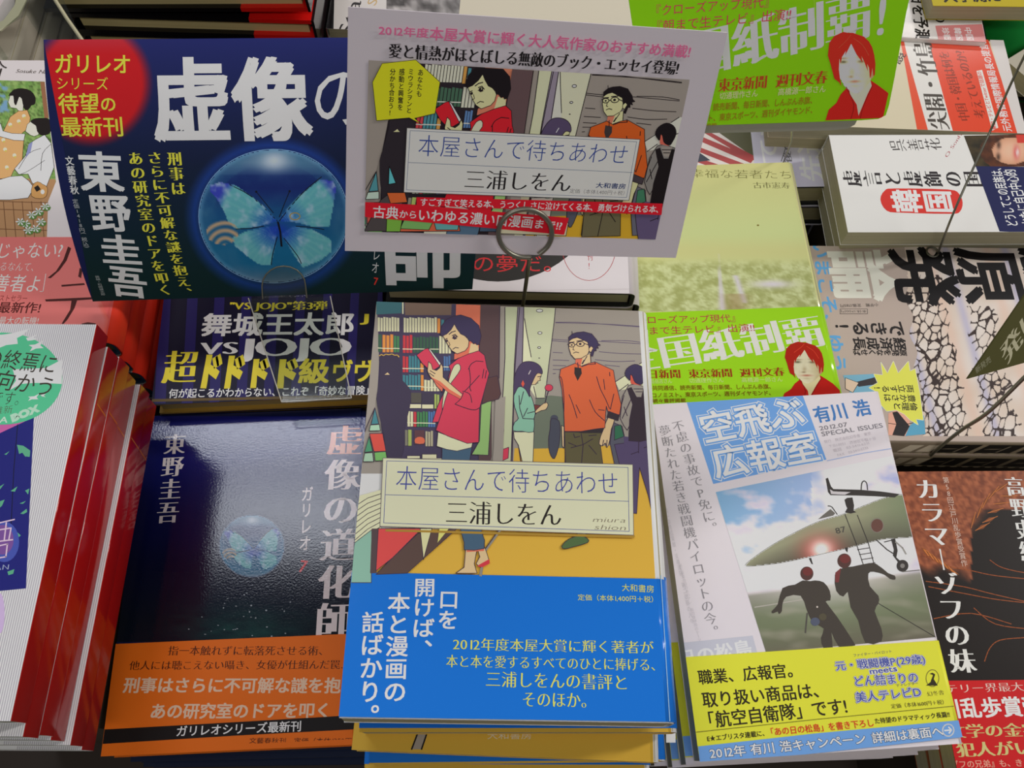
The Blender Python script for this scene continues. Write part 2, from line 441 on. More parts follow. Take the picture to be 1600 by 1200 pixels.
# ------------------------------------------------------------------ colours of the drawing
INK = (62, 48, 66); NAVY = (72, 64, 88); SKIN = (228, 188, 142); SKSH = (222, 112, 88); CREAM = (222, 216, 178)
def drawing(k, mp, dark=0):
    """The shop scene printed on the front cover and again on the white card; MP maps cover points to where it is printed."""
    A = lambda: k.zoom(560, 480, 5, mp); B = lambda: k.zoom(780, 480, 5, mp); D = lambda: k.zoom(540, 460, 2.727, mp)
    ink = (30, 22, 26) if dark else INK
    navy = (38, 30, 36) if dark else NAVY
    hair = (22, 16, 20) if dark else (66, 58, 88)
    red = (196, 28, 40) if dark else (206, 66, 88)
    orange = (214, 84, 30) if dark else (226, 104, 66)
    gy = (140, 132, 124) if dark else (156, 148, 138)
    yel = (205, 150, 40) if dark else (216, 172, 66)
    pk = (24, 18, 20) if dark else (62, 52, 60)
    L = lambda *p, w=1.3, c=ink, s=0: k.line(list(p), w, c, s)
    A()
    k.poly([(-140, -60), (2300, -60), (2300, 1300), (-140, 1300)], gy)
    D(); k.poly([(120, 1000), (690, 1000), (720, 655), (920, 655), (1200, 640), (1340, 640), (1360, 1260), (0, 1260)], yel)
    B()
    k.poly([(1150, 405), (1200, 405), (1240, 800), (1150, 900), (1000, 640), (940, 650), (905, 585)], CREAM)
    L((905, 585), (1005, 520)); L((1095, 445), (1155, 405)); L((935, 655), (1010, 600)); L((1140, 530), (1170, 520))
    for p in ([(440, 118), (620, 118), (800, 132), (960, 145), (1140, 158)], [(440, 122), (700, 128), (900, 136), (1140, 152)], [(415, 250), (540, 258), (800, 268), (1140, 288)], [(415, 262), (540, 272)], [(800, 262), (1000, 262), (1140, 280)], [(420, 353), (495, 357)], [(780, 348), (950, 362), (1125, 366)], [(420, 412), (545, 417)], [(750, 410), (900, 425), (1060, 420)], [(825, 452), (940, 463)], [(420, 455), (520, 458)], [(420, 487), (480, 487)], [(420, 520), (440, 518)]):
        k.line(p, 1.1, ink if dark else (96, 84, 110), 3)
    k.poly([(285, 710), (400, 690), (500, 700), (520, 1100), (262, 1105)], (112, 120, 104))
    k.poly([(195, 0), (440, 0), (395, 400), (355, 710), (290, 712), (250, 400), (198, 90)], (196, 200, 164))
    k.poly([(192, 80), (250, 400), (285, 640), (288, 712), (240, 640), (180, 430)], CREAM)
    L((440, 0), (430, 110), (395, 390), (358, 700)); L((198, 90), (215, 200), (250, 390)); L((285, 712), (355, 710)); L((270, 620), (290, 712))
    k.poly([(145, 0), (195, 0), (185, 430), (115, 700), (105, 1250), (90, 1250), (105, 880), (115, 450)], (134, 124, 138))
    k.poly([(45, 0), (145, 0), (120, 450), (105, 880), (90, 1250), (15, 1250), (35, 960), (28, 700), (45, 400)], (188, 194, 158))
    L((45, 0), (45, 400), (28, 700), (35, 960), (15, 1250)); L((145, 0), (118, 450), (105, 880), (90, 1250)); L((160, 0), (135, 300), (118, 560), (100, 1250)); L((192, 0), (180, 430))
    k.poly([(30, 1110), (75, 1095), (70, 1180), (25, 1200)], red, 0, ink)
    for e in ((315, 28, 25, 12), (318, 202, 16, 10), (312, 316, 11, 7)): k.disc(*e, (232, 228, 208), out=ink, w=1)
    k.disc(312, 398, 6, 4, ink)
    # person in the passage
    k.disc(430, 868, 30, 26, (78, 80, 92)); k.poly([(405, 875), (455, 880), (474, 920), (470, 1060), (432, 1182), (395, 1140), (385, 1040), (398, 945)], (78, 80, 92), 3, ink)
    # girl with a flower
    k.poly([(112, 975), (272, 975), (262, 1250), (190, 1250), (150, 1080), (118, 1030)], CREAM, 0, ink)
    L((120, 1030), (150, 1080), (175, 1250))
    k.poly([(270, 762), (320, 768), (332, 782), (280, 840)], (120, 66, 60), 0, ink)
    k.poly([(150, 625), (185, 628), (215, 650), (250, 700), (270, 760), (282, 830), (272, 870), (268, 975), (180, 970), (108, 965), (120, 900), (150, 870), (120, 780), (115, 690)], (136, 186, 160), 2, ink)
    L((155, 690), (160, 790), (185, 870), (275, 875)); L((190, 660), (165, 760)); L((220, 830), (280, 815)); L((190, 855), (222, 790))
    k.poly([(282, 812), (330, 765), (365, 745), (382, 762), (365, 800), (330, 808), (288, 828)], SKIN, 2, ink)
    k.poly([(290, 512), (332, 518), (325, 545), (318, 558), (322, 572), (303, 578), (285, 605), (248, 606), (255, 560)], SKIN, 1, ink)
    k.poly([(172, 442), (230, 424), (290, 438), (328, 474), (336, 520), (296, 518), (262, 580), (240, 640), (238, 702), (212, 652), (180, 625), (148, 625), (118, 680), (112, 620), (126, 520)], (78, 66, 94), 3, ink)
    k.poly([(172, 600), (185, 570), (198, 600), (185, 625)], (216, 90, 70)); L((245, 495), (230, 525), c=(200, 190, 190)); L((300, 545), (328, 542)); L((285, 596), (305, 592), w=1)
    L((385, 655), (370, 700), (358, 752)); k.disc(388, 630, 31, 26, red, n=14, out=ink, w=.8)
    # boy with a backpack
    k.poly([(865, 1060), (890, 900), (960, 930), (985, 1040), (985, 1250), (905, 1250)], (92, 92, 104), 0, ink)
    k.poly([(900, 930), (950, 920), (975, 1010), (900, 1040)], (58, 112, 84), 0, ink)
    D()
    k.poly([(1145, 640), (1302, 618), (1312, 760), (1328, 930), (1306, 932), (1290, 860), (1252, 738), (1245, 850), (1240, 934), (1216, 932), (1208, 850), (1165, 720)], (88, 76, 108), 0, ink)
    B()
    k.poly([(970, 1010), (1190, 1035), (1194, 1120), (1100, 1130), (985, 1160)], (88, 76, 108))
    L((1090, 1050), (1088, 1140)); L((1085, 1130), (1030, 1150)); L((1130, 1100), (1175, 1085))
    k.poly([(1010, 612), (1060, 600), (1162, 630), (1178, 700), (1172, 760), (1030, 900), (1000, 962), (975, 930), (945, 870), (962, 700)], gy if not dark else (120, 116, 112), 0, ink)
    k.poly([(1000, 640), (1032, 628), (1072, 705), (1112, 705), (1122, 636), (1168, 640), (1180, 760), (1192, 900), (1192, 1030), (1100, 1052), (1012, 1045), (1018, 880), (1042, 760)], pk, 0, ink)
    k.poly([(1040, 618), (1130, 618), (1112, 690), (1072, 688)], gy); L((1050, 640), (1125, 640)); L((1065, 662), (1115, 662)); L((975, 780), (1000, 850)); L((1030, 720), (960, 870)); L((975, 690), (950, 780))
    k.poly([(1012, 520), (1030, 600), (1100, 612), (1120, 580), (1060, 520)], (212, 92, 76))
    k.poly([(1000, 478), (1058, 448), (1118, 468), (1146, 520), (1124, 585), (1104, 606), (1060, 588), (1040, 540), (1025, 530), (1022, 570), (1005, 560), (982, 525)], hair, 3, ink)
    # man with glasses
    D(); k.poly([(935, 590), (1100, 575), (1075, 690), (1080, 730), (935, 730)], (98, 92, 66), 0, ink)
    B()
    k.poly([(510, 975), (640, 978), (820, 965), (790, 1080), (812, 1250), (520, 1250)], (98, 92, 66), 0, ink)
    L((640, 990), (655, 1080), (640, 1250)); L((655, 1075), (560, 1100)); L((655, 1075), (730, 1030)); L((700, 1080), (760, 1150)); L((580, 990), (590, 1020), (630, 1010)); L((540, 1060), (600, 1085)); L((700, 1005), (760, 1000))
    k.poly([(486, 925), (506, 935), (506, 1105), (492, 1085)], SKIN, 0, ink)
    k.poly([(508, 960), (825, 945), (822, 985), (640, 985), (560, 970)], (58, 52, 56))
    k.poly([(852, 860), (900, 880), (875, 955), (862, 1045), (848, 1088), (838, 1095), (828, 1062), (806, 1085), (780, 1068), (792, 1010), (815, 955)], SKIN, 2, ink)
    L((838, 1090), (842, 1040)); L((806, 1082), (815, 1040))
    k.poly([(598, 395), (712, 368), (716, 440), (655, 470), (598, 440)], SKIN); k.poly([(598, 396), (650, 404), (632, 470), (595, 440)], SKSH); L((712, 368), (716, 438)); L((685, 385), (650, 445)); L((645, 445), (662, 415))
    k.poly([(480, 485), (540, 462), (594, 440), (640, 462), (700, 440), (750, 430), (820, 462), (892, 495), (906, 580), (952, 760), (940, 842), (852, 828), (836, 775), (830, 850), (825, 945), (740, 955), (640, 972), (510, 972), (505, 820), (490, 640), (470, 545)], orange, 0, ink)
    k.poly([(855, 815), (938, 845), (928, 888), (842, 862)], (62, 54, 60), 0, ink)
    k.poly([(588, 470), (640, 478), (645, 520), (612, 578), (586, 520)], (58, 50, 50)); L((612, 435), (618, 480)); L((745, 428), (752, 445), (690, 450), (645, 466))
    for p in ([(545, 685), (575, 760), (608, 868)], [(600, 765), (632, 832)], [(705, 725), (750, 820), (822, 888)], [(760, 545), (790, 640), (830, 720), (862, 795)], [(815, 565), (825, 645)], [(775, 803), (822, 808)], [(895, 680), (868, 800)], [(470, 540), (490, 570), (505, 700), (505, 820)], [(862, 510), (864, 540)]): k.line(p, 1.2, ink, 3)
    k.poly([(545, 255), (620, 235), (702, 262), (712, 320), (690, 372), (640, 402), (590, 406), (560, 372), (544, 320)], SKIN, 1, ink)
    k.poly([(700, 320), (722, 305), (738, 325), (722, 352), (704, 348)], SKIN, 2, ink)
    k.poly([(545, 268), (542, 238), (572, 210), (605, 200), (660, 194), (722, 210), (762, 258), (772, 285), (790, 298), (765, 305), (775, 322), (755, 318), (758, 342), (742, 340), (730, 385), (716, 380), (722, 345), (735, 322), (718, 306), (702, 322), (690, 275), (640, 252), (600, 235), (565, 252)], hair, 0, ink)
    L((572, 215), (568, 190), w=1)
    for e in ((566, 297, 24, 16), (634, 290, 30, 19)): k.disc(*e, ink, fill=False, out=ink, w=1.3)
    L((590, 295), (604, 293)); L((664, 285), (702, 300)); L((535, 290), (545, 292)); k.disc(632, 290, 11, 9, ink, 12); k.disc(566, 298, 8, 6, ink, 12)
    L((605, 268), (655, 262), w=1.6); L((550, 278), (585, 275), w=1.6); L((580, 315), (576, 335), (588, 338), w=1); L((578, 362), (598, 352), (622, 358), w=1.2)
    # shelves and the two at the left
    A()
    k.poly([(138, -60), (960, -60), (960, 1250), (210, 1250), (150, 650), (162, 400), (152, 100)], navy)
    k.poly([(90, -60), (138, -60), (155, 200), (162, 430), (150, 650), (120, 850), (20, 1040), (-40, 1300), (-140, 1300), (-140, -60)], gy)
    k.poly([(140, -60), (340, -60), (335, 50), (140, 60)], (64, 110, 116)); k.rect(342, -60, 353, 55, CREAM); k.poly([(360, -60), (730, -60), (725, 65), (365, 65)], (122, 100, 86))
    k.poly([(765, -60), (955, -60), (952, 160), (940, 330), (760, 100)], (224, 116, 88))
    def row(x0, x1, y0, y1, n, col, foot=(222, 214, 180)):
        w = (x1 - x0) / n
        for i in range(n):
            x = x0 + i * w + w * .1; e = 4 * math.sin(i * 2.1)
            k.poly([(x, y0 + e), (x + w * .78, y0 + e + 2), (x + w * .78, y1), (x, y1)], col)
        if foot: k.poly([(x0, y1 - 34), (x1, y1 - 32), (x1, y1 - 25), (x0, y1 - 27)], foot)
    C1 = (214, 210, 172); GR = (64, 96, 76); G2 = (74, 130, 84); RD = (196, 64, 70); TL = (70, 128, 138); OR = (216, 140, 70); YG = (160, 176, 96)
    row(150, 322, 82, 192, 8, C1, None); row(352, 615, 85, 200, 12, C1, None); row(615, 642, 90, 205, 1, OR, None); row(645, 672, 100, 200, 1, TL)
    row(152, 186, 215, 352, 1, GR); row(186, 276, 218, 355, 3, OR); row(276, 322, 225, 355, 2, G2); row(346, 424, 222, 360, 3, RD); row(426, 628, 235, 360, 8, GR); row(630, 725, 228, 365, 4, C1, None)
    row(345, 392, 385, 512, 2, RD); row(392, 482, 382, 512, 4, TL); row(482, 512, 440, 512, 1, OR); row(665, 720, 385, 500, 3, (84, 116, 160))
    row(345, 486, 532, 650, 6, TL); row(486, 512, 532, 655, 1, OR); row(512, 660, 570, 660, 6, C1)
    k.rect(412, 672, 492, 752, (88, 84, 76)); k.rect(496, 672, 590, 758, (68, 62, 78)); k.rect(402, 762, 490, 792, C1); k.rect(498, 764, 585, 795, C1); row(592, 634, 682, 795, 2, YG, None)
    row(382, 430, 815, 936, 2, C1); row(430, 456, 820, 938, 1, RD); row(456, 545, 820, 938, 4, G2); row(545, 602, 818, 940, 3, (84, 120, 170))
    row(362, 388, 962, 1085, 1, (128, 124, 110), None); row(386, 420, 960, 1086, 1, YG, None); k.rect(438, 965, 516, 1075, (96, 66, 72)); k.poly([(445, 1030), (480, 1016), (515, 1030), (512, 1068), (446, 1066)], (222, 110, 80), 2); row(522, 585, 972, 1090, 3, (178, 170, 140), None)
    k.rect(380, 1164, 482, 1186, C1, ink); k.rect(498, 1152, 612, 1186, C1, ink); k.rect(500, 1186, 650, 1250, C1)
    k.poly([(955, -60), (1105, -60), (1098, 560), (1112, 680), (1100, 720), (1040, 735), (1040, 1170), (1020, 1250), (940, 1250), (940, 700)], (90, 70, 72))
    L((1105, -60), (1098, 560)); k.poly([(1070, 730), (1105, 715), (1148, 700), (1125, 1250), (1045, 1250), (1058, 1100)], gy)
    k.poly([(960, 765), (1040, 730), (1015, 1160), (885, 1155), (945, 1050)], (144, 182, 112), 0, ink)
    k.poly([(1000, 560), (1085, 540), (1112, 680), (1095, 722), (965, 755)], (92, 66, 66), 0, ink)
    k.poly([(165, 408), (195, 384), (240, 378), (305, 392), (338, 470), (340, 570), (410, 650), (402, 790), (368, 920), (360, 1050), (330, 1195), (232, 1195), (200, 1000), (162, 850), (142, 720), (152, 650), (172, 500)], (66, 58, 78) if not dark else (40, 34, 40), 2)
    k.poly([(205, 532), (228, 514), (246, 532)], SKIN); k.line([(165, 384), (180, 374), (196, 382), (215, 372), (240, 376), (262, 370), (285, 380), (305, 378), (318, 394)], 1.6, (206, 168, 84))
    k.poly([(130, 790), (160, 915), (100, 920)], (72, 132, 140), 0, ink); k.poly([(95, 925), (165, 920), (172, 968), (86, 970)], (170, 206, 176), 0, ink); k.poly([(88, 992), (190, 990), (216, 1128), (122, 1132)], (222, 84, 72), 0, ink)
    k.poly([(48, 1138), (85, 1015), (112, 1130)], (80, 150, 110), 0, ink); k.poly([(38, 1210), (50, 1145), (112, 1140), (120, 1210)], (166, 200, 170), 0, ink); k.poly([(125, 1138), (215, 1132), (226, 1200), (132, 1205)], (120, 182, 100), 0, ink)
    L((130, 790), (60, 950), (20, 1050), (-20, 1260))
    # woman reading
    k.poly([(655, 1095), (770, 1125), (888, 1090), (862, 1250), (650, 1250)], (72, 98, 120), 0, ink)
    k.poly([(835, 330), (870, 268), (915, 285), (940, 350), (860, 372), (770, 405), (748, 420), (750, 370)], SKSH); k.poly([(878, 285), (935, 300), (940, 350), (862, 368)], SKIN)
    k.poly([(612, 1090), (622, 980), (700, 1010), (850, 1060), (892, 1062), (884, 1100), (770, 1128), (690, 1115)], CREAM, 0, ink)
    k.poly([(860, 370), (940, 345), (985, 380), (1005, 480), (1022, 520), (1000, 600), (962, 740), (945, 800), (940, 1060), (850, 1068), (700, 1012), (605, 965), (628, 900), (578, 905), (618, 780), (655, 700), (700, 600), (705, 550), (720, 500), (708, 462), (780, 405)], red, 0, ink)
    k.poly([(750, 460), (785, 448), (798, 490), (752, 560), (722, 600), (704, 650), (675, 740), (655, 812), (664, 690), (705, 580), (722, 520)], (204, 206, 166), 2, ink)
    L((720, 425), (770, 410)); L((660, 800), (605, 965))
    k.poly([(575, 555), (640, 600), (662, 640), (655, 668), (612, 622)], SKSH, 0, ink)
    k.poly([(455, 380), (520, 332), (545, 325), (642, 462), (595, 492), (550, 490), (500, 445)], red, 0, ink)
    k.poly([(543, 325), (562, 335), (645, 445), (634, 462)], (236, 228, 200), 0, ink)
    k.poly([(540, 500), (548, 430), (570, 450), (580, 490), (610, 500), (635, 480), (645, 445), (660, 470), (662, 552), (740, 622), (816, 688), (798, 722), (704, 672), (622, 600), (560, 545), (545, 515)], SKIN, 1, ink)
    L((560, 500), (600, 525)); L((556, 520), (590, 545)); k.poly([(560, 548), (622, 600), (704, 672), (798, 722), (806, 704), (710, 645), (640, 585)], SKSH)
    k.poly([(815, 655), (885, 690), (885, 750), (872, 800), (755, 762), (800, 720)], red); 
    for p in ([(865, 480), (875, 560), (870, 640)], [(920, 425), (880, 450), (860, 490)], [(945, 538), (890, 600), (832, 660)], [(815, 660), (870, 685), (886, 750)], [(755, 762), (860, 800), (915, 806), (945, 790)], [(820, 670), (800, 720), (755, 762)], [(980, 490), (968, 560)], [(1000, 500), (990, 560)], [(870, 635), (880, 660)], [(920, 425), (975, 430)]): k.line(p, 1.2, ink, 3)
    k.poly([(750, 138), (800, 200), (865, 262), (858, 315), (835, 345), (772, 370), (732, 346), (712, 320), (694, 290), (672, 250), (655, 222), (700, 180)], SKIN, 1, ink)
    k.poly([(640, 212), (652, 150), (690, 100), (740, 76), (800, 66), (880, 92), (940, 148), (960, 230), (945, 295), (925, 300), (915, 285), (900, 292), (880, 270), (862, 268), (845, 235), (800, 215), (770, 175), (750, 136), (725, 180), (690, 215), (655, 232)], hair, 0, ink)
    k.disc(752, 240, 16, 14, ink, 14); k.disc(756, 236, 4, 4, SKIN, 8); L((732, 228), (755, 218), (775, 238), w=1.5); L((732, 246), (752, 256), (770, 248), w=1); k.disc(692, 268, 9, 10, ink, 12)
    L((708, 218), (730, 200), (758, 192), w=1.6); L((678, 258), (694, 250), w=1.4); L((705, 275), (716, 300), (708, 308), w=1); L((738, 334), (758, 320), (782, 324), w=1.3)

# ------------------------------------------------------------------ centre pile
SK_R = lambda p: Surf(p)
cM = pose((.001, .118, .875), 1.0, -2.2, 2.2)
YEL = (212, 170, 62); BLUE = (28, 112, 206)
cs = Surf(cM)
bv = cs.uv(800, 900).y; HB = .188; WB = .131
cb = book('paperback', 'topmost paperback of the centre stack, drawn shoppers above a wide blue paper band', cM, WB, HB, .016, 'R', (226, 220, 214), (226, 220, 214), r=.0042, fin='satin', group=None)
shell_obj('paper_band', WB + .0003, HB, .016, .0042, .0007, .00018, 'R', mat(BLUE, 'gloss'), mat(BLUE, 'gloss'), cb, -HB / 2 + .0004, bv)
k = Ink(cs); k.face(WB, HB, 0, .0045)
drawing(k, lambda x, y: (x, y))
k.zoom(540, 460, 2.727)
L = lambda *p, w=1.3, c=INK: k.line(list(p), w, c)
k.poly([(60, 860), (150, 835), (150, 1000), (110, 1010), (30, 1080)], CREAM)
for i in range(9): L((150, 852 + i * 20), (95, 870 + i * 22), (40, 905 + i * 24), w=1.1)
k.poly([(40, 1060), (112, 1005), (110, 1230), (5, 1230)], (140, 184, 164), 0, INK); k.poly([(112, 1000), (150, 1000), (132, 1190), (105, 1190)], (86, 70, 72))
k.poly([(140, 1000), (325, 1000), (200, 1125), (130, 1180)], (216, 78, 76), 0, INK); k.poly([(310, 1020), (475, 1000), (262, 1190), (130, 1195), (200, 1125)], (92, 72, 66), 0, INK)
k.poly([(318, 1000), (368, 1000), (332, 1132)], (222, 212, 160), 0, INK); k.poly([(400, 1000), (440, 1000), (392, 1060)], (226, 212, 120))
L((655, 1010), (590, 1100), (575, 1200), w=4, c=(140, 136, 128)); L((650, 1010), (585, 1100)); 
k.poly([(512, 1085), (560, 1085), (548, 1150), (560, 1190), (470, 1190), (505, 1165)], SKIN, 0, INK); k.poly([(560, 1080), (592, 1078), (605, 1115), (612, 1140), (575, 1165), (556, 1150), (572, 1120)], SKIN, 0, INK)
k.poly([(575, 1150), (612, 1130), (614, 1148), (582, 1165), (560, 1160)], (206, 60, 70)); k.poly([(515, 1085), (590, 1080), (590, 1095), (516, 1100)], SKSH)
k.poly([(488, 1000), (575, 1000), (592, 1050), (590, 1085), (548, 1092), (505, 1090), (505, 1060)], (72, 98, 120), 0, INK)
k.poly([(985, 1010), (1028, 1010), (1020, 1036), (990, 1036)], (98, 92, 66), 0, INK); k.poly([(920, 1075), (950, 1045), (998, 1030), (1030, 1043), (1030, 1060), (968, 1078), (932, 1086)], (84, 108, 68), 2, INK)
k.poly([(172, 1003), (1232, 1030), (1228, 1040), (170, 1012)], (170, 134, 54)); 
LB = (230, 222, 182)
k.poly([(160, 700), (1222, 728), (1226, 1028), (147, 990)], LB, 0, (120, 112, 110), 1)
k.line([(176, 712), (1202, 740), (1207, 1012), (163, 976), (176, 712)], 1, (96, 100, 150)); k.line([(168, 856), (1206, 884)], 1, (96, 100, 150))
k.text('本屋さんで待ちあわせ', 212, 783, 1165, 808, 112, (66, 74, 150), 'L')
k.text('三浦しをん', 424, 930, 922, 942, 108, (44, 38, 36), 'M')
k.text('miura', 1052, 960, 1198, 964, 30, (120, 110, 90), 'L', sk=.2); k.text('shion', 1060, 992, 1198, 996, 30, (120, 110, 90), 'L', sk=.2)
k.clip(None); k.make('cover_print', cb)
k = Ink(cs, 'gloss', .00075); k.zoom(520, 840, 2.857)
WH = (226, 224, 232); YT = (226, 226, 96)
k.face(WB, HB, 0, .004)
k.text('口を', 520, 232, 512, 415, 95, WH, 'B', True); k.text('開けば、', 412, 180, 400, 545, 100, WH, 'B', True); k.text('本と漫画の', 298, 245, 276, 740, 104, WH, 'B', True); k.text('話ばかり。', 182, 330, 160, 850, 104, WH, 'B', True)
k.text('大和書房', 1288, 224, 1434, 232, 36, YT, 'G'); k.text('定価（本体1,400円＋税）', 1092, 268, 1450, 278, 30, YT, 'G')
k.text('2012年度本屋大賞に輝く著者が', 535, 476, 1432, 492, 62, YT, 'M'); k.text('本と本を愛するすべてのひとに捧げる、', 505, 552, 1470, 570, 62, YT, 'M')
k.text('三浦しをんの書評と', 680, 632, 1320, 648, 78, YT, 'M'); k.text('そのほか。', 842, 722, 1172, 728, 78, YT, 'M')
k.make('band_lettering', cb)
k = Ink(cs, 'gloss', .00075); k.line([(1032, 900), (1046, 1127)], 1.2, (150, 190, 230)); k.make('fold_highlight', cb)  # highlight along the band's crease, painted as a paler blue line
for i in range(1, 8):
    dx, dy, yw = [(0, 0, 0), (.0035, -.0028, .6), (.002, -.0115, -1.6), (.003, -.0135, 1.2), (.0, -.0155, .4), (.0, -.018, -.8), (-.002, -.021, .5), (0, -.0235, -.4)][i]
    M = pose((.001 + dx, .118 + dy, .873 - i * .0172), 1 + yw)
    names = ['', 'second paperback of the centre stack, its blue band showing under the top one', 'third paperback of the centre stack, a yellow strip with white publisher lettering showing', 'fourth paperback of the centre stack, just below the yellow strip', 'fifth paperback of the centre stack, pushed a little forward', 'sixth paperback of the centre stack, thin cream and blue edge showing', 'seventh paperback of the centre stack, above the lowest one', 'lowest paperback in view of the centre stack']
    b_ = book('paperback', names[i], M, WB, HB, .0158, 'R', YEL, (226, 220, 214), r=.004, group='copies in the centre stack')
    if i != 2: shell_obj('paper_band', WB + .0003, HB, .0158, .004, .0003, .00018, 'R', mat(BLUE, 'gloss'), mat(BLUE, 'gloss'), b_, -HB / 2 + .0006 + .001 * (i % 3), -.03, back=mat(BLUE, 'gloss'))
    if i == 2:
        s_ = Surf(M); k = Ink(s_, 'satin'); k.zoom(520, 840, 2.857)
        k.text('大和書房', 688, 884, 890, 884, 34, (222, 206, 180), 'G'); k.poly([(392, 838), (430, 838), (395, 945), (352, 945)], (160, 150, 140)); k.line([(392, 838), (352, 945)], 2.5, (30, 26, 28)); k.line([(432, 838), (396, 945)], 2.5, (30, 26, 28))
        k.poly([(1488, 850), (1530, 850), (1530, 915), (1488, 915)], (226, 220, 214))
        k.make('cover_print', b_)
riser_under(M, WB, HB, M.translation.z - .0162)
cb['group'] = 'copies in the centre stack'

# ------------------------------------------------------------------ right pile: white paperback with a jet
sM = pose((.154, .114, .779), 5.2, 1.6, -.7); ss = Surf(sM)
SW, SH = .131, .188
vb = ss.uv(1250, 1015).y
sb = book('paperback', 'white paperback with a fighter jet and two running people above a yellow band', sM, SW, SH, .016, 'R', (216, 208, 212), (216, 208, 212), r=.002, fin='satin', group='copies in the right stack')
shell_obj('paper_band', SW + .0003, SH, .016, .002, .0005, .00018, 'R', mat((226, 218, 60), 'satin'), mat((226, 218, 60), 'satin'), sb, -SH / 2 + .0035, vb)
k = Ink(ss); k.face(SW, SH, 0, .001); k.zoom(1000, 600, 3.2)
BL2 = (108, 156, 214)
k.poly([(232, 88), (808, 42), (932, 378), (366, 500)], BL2)
for t, a in (('空飛ぶ', (300, 226, 815, 130, 168)), ('広報室', (358, 398, 890, 305, 168))):
    k.text(t, *a, (238, 238, 244), 'X'); k.text(t, *a, BL2, 'Y'); k.text(t, *a, (240, 238, 242), 'B')
k.text('有川 浩', 868, 156, 1150, 112, 88, (70, 120, 180), 'H')
k.text('2012.07', 896, 222, 1038, 200, 30, (130, 126, 132), 'B'); k.text('SPECIAL ISSUES', 906, 250, 1214, 205, 32, (130, 126, 132), 'B')
for i, t in enumerate(('発行　株式会社幻冬舎　東京', '〒151-0051　渋谷区千駄ヶ谷', '電話　03-5411-6211', 'FAX　03-5411-6233')):
    k.text(t, 920 + i * 22, 290 + i * 22, 1155 + (30 if i == 1 else 0) - i * 5, 246 + i * 24, 18, (188, 180, 186), 'G')
k.line([(935, 384), (1120, 345), (1262, 322)], 1.2, (150, 170, 210))
k.text('不慮の事故でP免に。', 182, 182, 372, 750, 62, (138, 134, 138), 'M', True); k.text('夢断たれた若き戦闘機パイロットの今。', 118, 205, 375, 1270, 62, (138, 134, 138), 'M', True)
k.text('第一章勇猛果敢・支離滅裂　第二章要の人々', 128, 620, 262, 1200, 20, (186, 182, 186), 'L', True); k.text('第三章夏の日のあのアレ　第四章神風のテーマ', 200, 900, 300, 1290, 20, (186, 182, 186), 'L', True)
k.zoom(1040, 880, 3.2)
k.poly([(60, 400), (435, 362), (462, 460), (60, 500)], (190, 190, 200)); k.text('日の松島', 60, 480, 430, 420, 92, (222, 220, 228), 'H')
k.zoom(1110, 700, 3.334)
PQ = [(28, 230), (950, 40), (1172, 985), (290, 1066)]
CLD = (226, 216, 224)
def skyc(x, y):
    u = x / 1167.; v = (y - (230 - .2 * x)) / 820.
    n = nz(x, y * 1.7, .006, 4, 3.) ; m = nz(x, y * 1.4, .0035, 3, 8.)
    c = mix((128, 172, 206), (170, 176, 216), u * 1.3)
    edge = .10 + .10 * math.sin(u * 3.2) - u * .1
    cl = max(0, min(1, (v - edge + n * .35) * 5.5))
    c = mix(c, mix(CLD, (202, 196, 214), max(0, n) * 1.2), cl)
    if u > .45 and v < .42: c = mix(c, (232, 222, 228), max(0, min(.9, .5 + m * 2.4)))
    gx = (x - 560) / 330.; gy = (y - 610) / 170.; g = math.exp(-(gx * gx + gy * gy))
    gl = y - (775 - .13 * x)
    if gl > 0:
        f = mix((140, 136, 126), (112, 120, 92), min(1, gl / 140)); f = mix(f, (104, 96, 84), min(1, max(0, (gl - 200) / 160)) * .8); f = mix(f, (150, 146, 128), max(0, nz(x, y * 3, .006, 2, 1)) * .8)
        c = mix(c, f, min(1, gl / 24) * (1 - .2 * g)) if x > 175 else c
    c = mix(c, (255, 250, 246), g * .8)
    return c
k.raster(PQ, 110, 100, skyc, k=K)
def jet(x, y):
    t = max(0, min(1, (x - 180) / 860.)); top = 612 - 330 * t ** .75; d = max(0, min(1, (y - top) / (120 + 120 * t)))
    c = mix((150, 150, 122), (84, 80, 70), d * 1.15); c = mix(c, (112, 128, 96), max(0, (t - .7)) * (1 - d) * 2.5)
    g = math.exp(-(((x - 575) / 95.) ** 2 + ((y - 535) / 75.) ** 2)); c = mix(c, (196, 92, 84), g * 1.1); g2 = math.exp(-(((x - 578) / 52.) ** 2 + ((y - 528) / 45.) ** 2)); return mix(c, (252, 236, 226), g2 * 1.1)
JET = crom([(180, 612), (240, 560), (330, 500), (440, 440), (560, 384), (690, 345), (800, 300), (900, 262), (990, 242), (1018, 262), (1040, 340), (1060, 440), (1058, 462), (980, 470), (900, 476), (800, 500), (700, 526), (600, 548), (480, 576), (360, 600), (240, 614)], 4, True)
k.raster([(170, 230), (1070, 230), (1070, 630), (170, 630)], 220, 100, jet, inside=lambda x, y: pin(x, y, JET), k=K)
DK = (60, 56, 54)
k.line(JET, .6, (96, 94, 84))
k.poly([(600, 160), (612, 155), (628, 200), (640, 214), (780, 218), (880, 226), (985, 240), (960, 258), (860, 252), (760, 248), (625, 246), (612, 230)], DK); k.poly([(622, 215), (640, 226), (730, 230), (700, 244), (628, 240)], (196, 190, 192)); k.line([(785, 218), (788, 185), (800, 172), (814, 185), (818, 218)], 1.8, DK, 3)
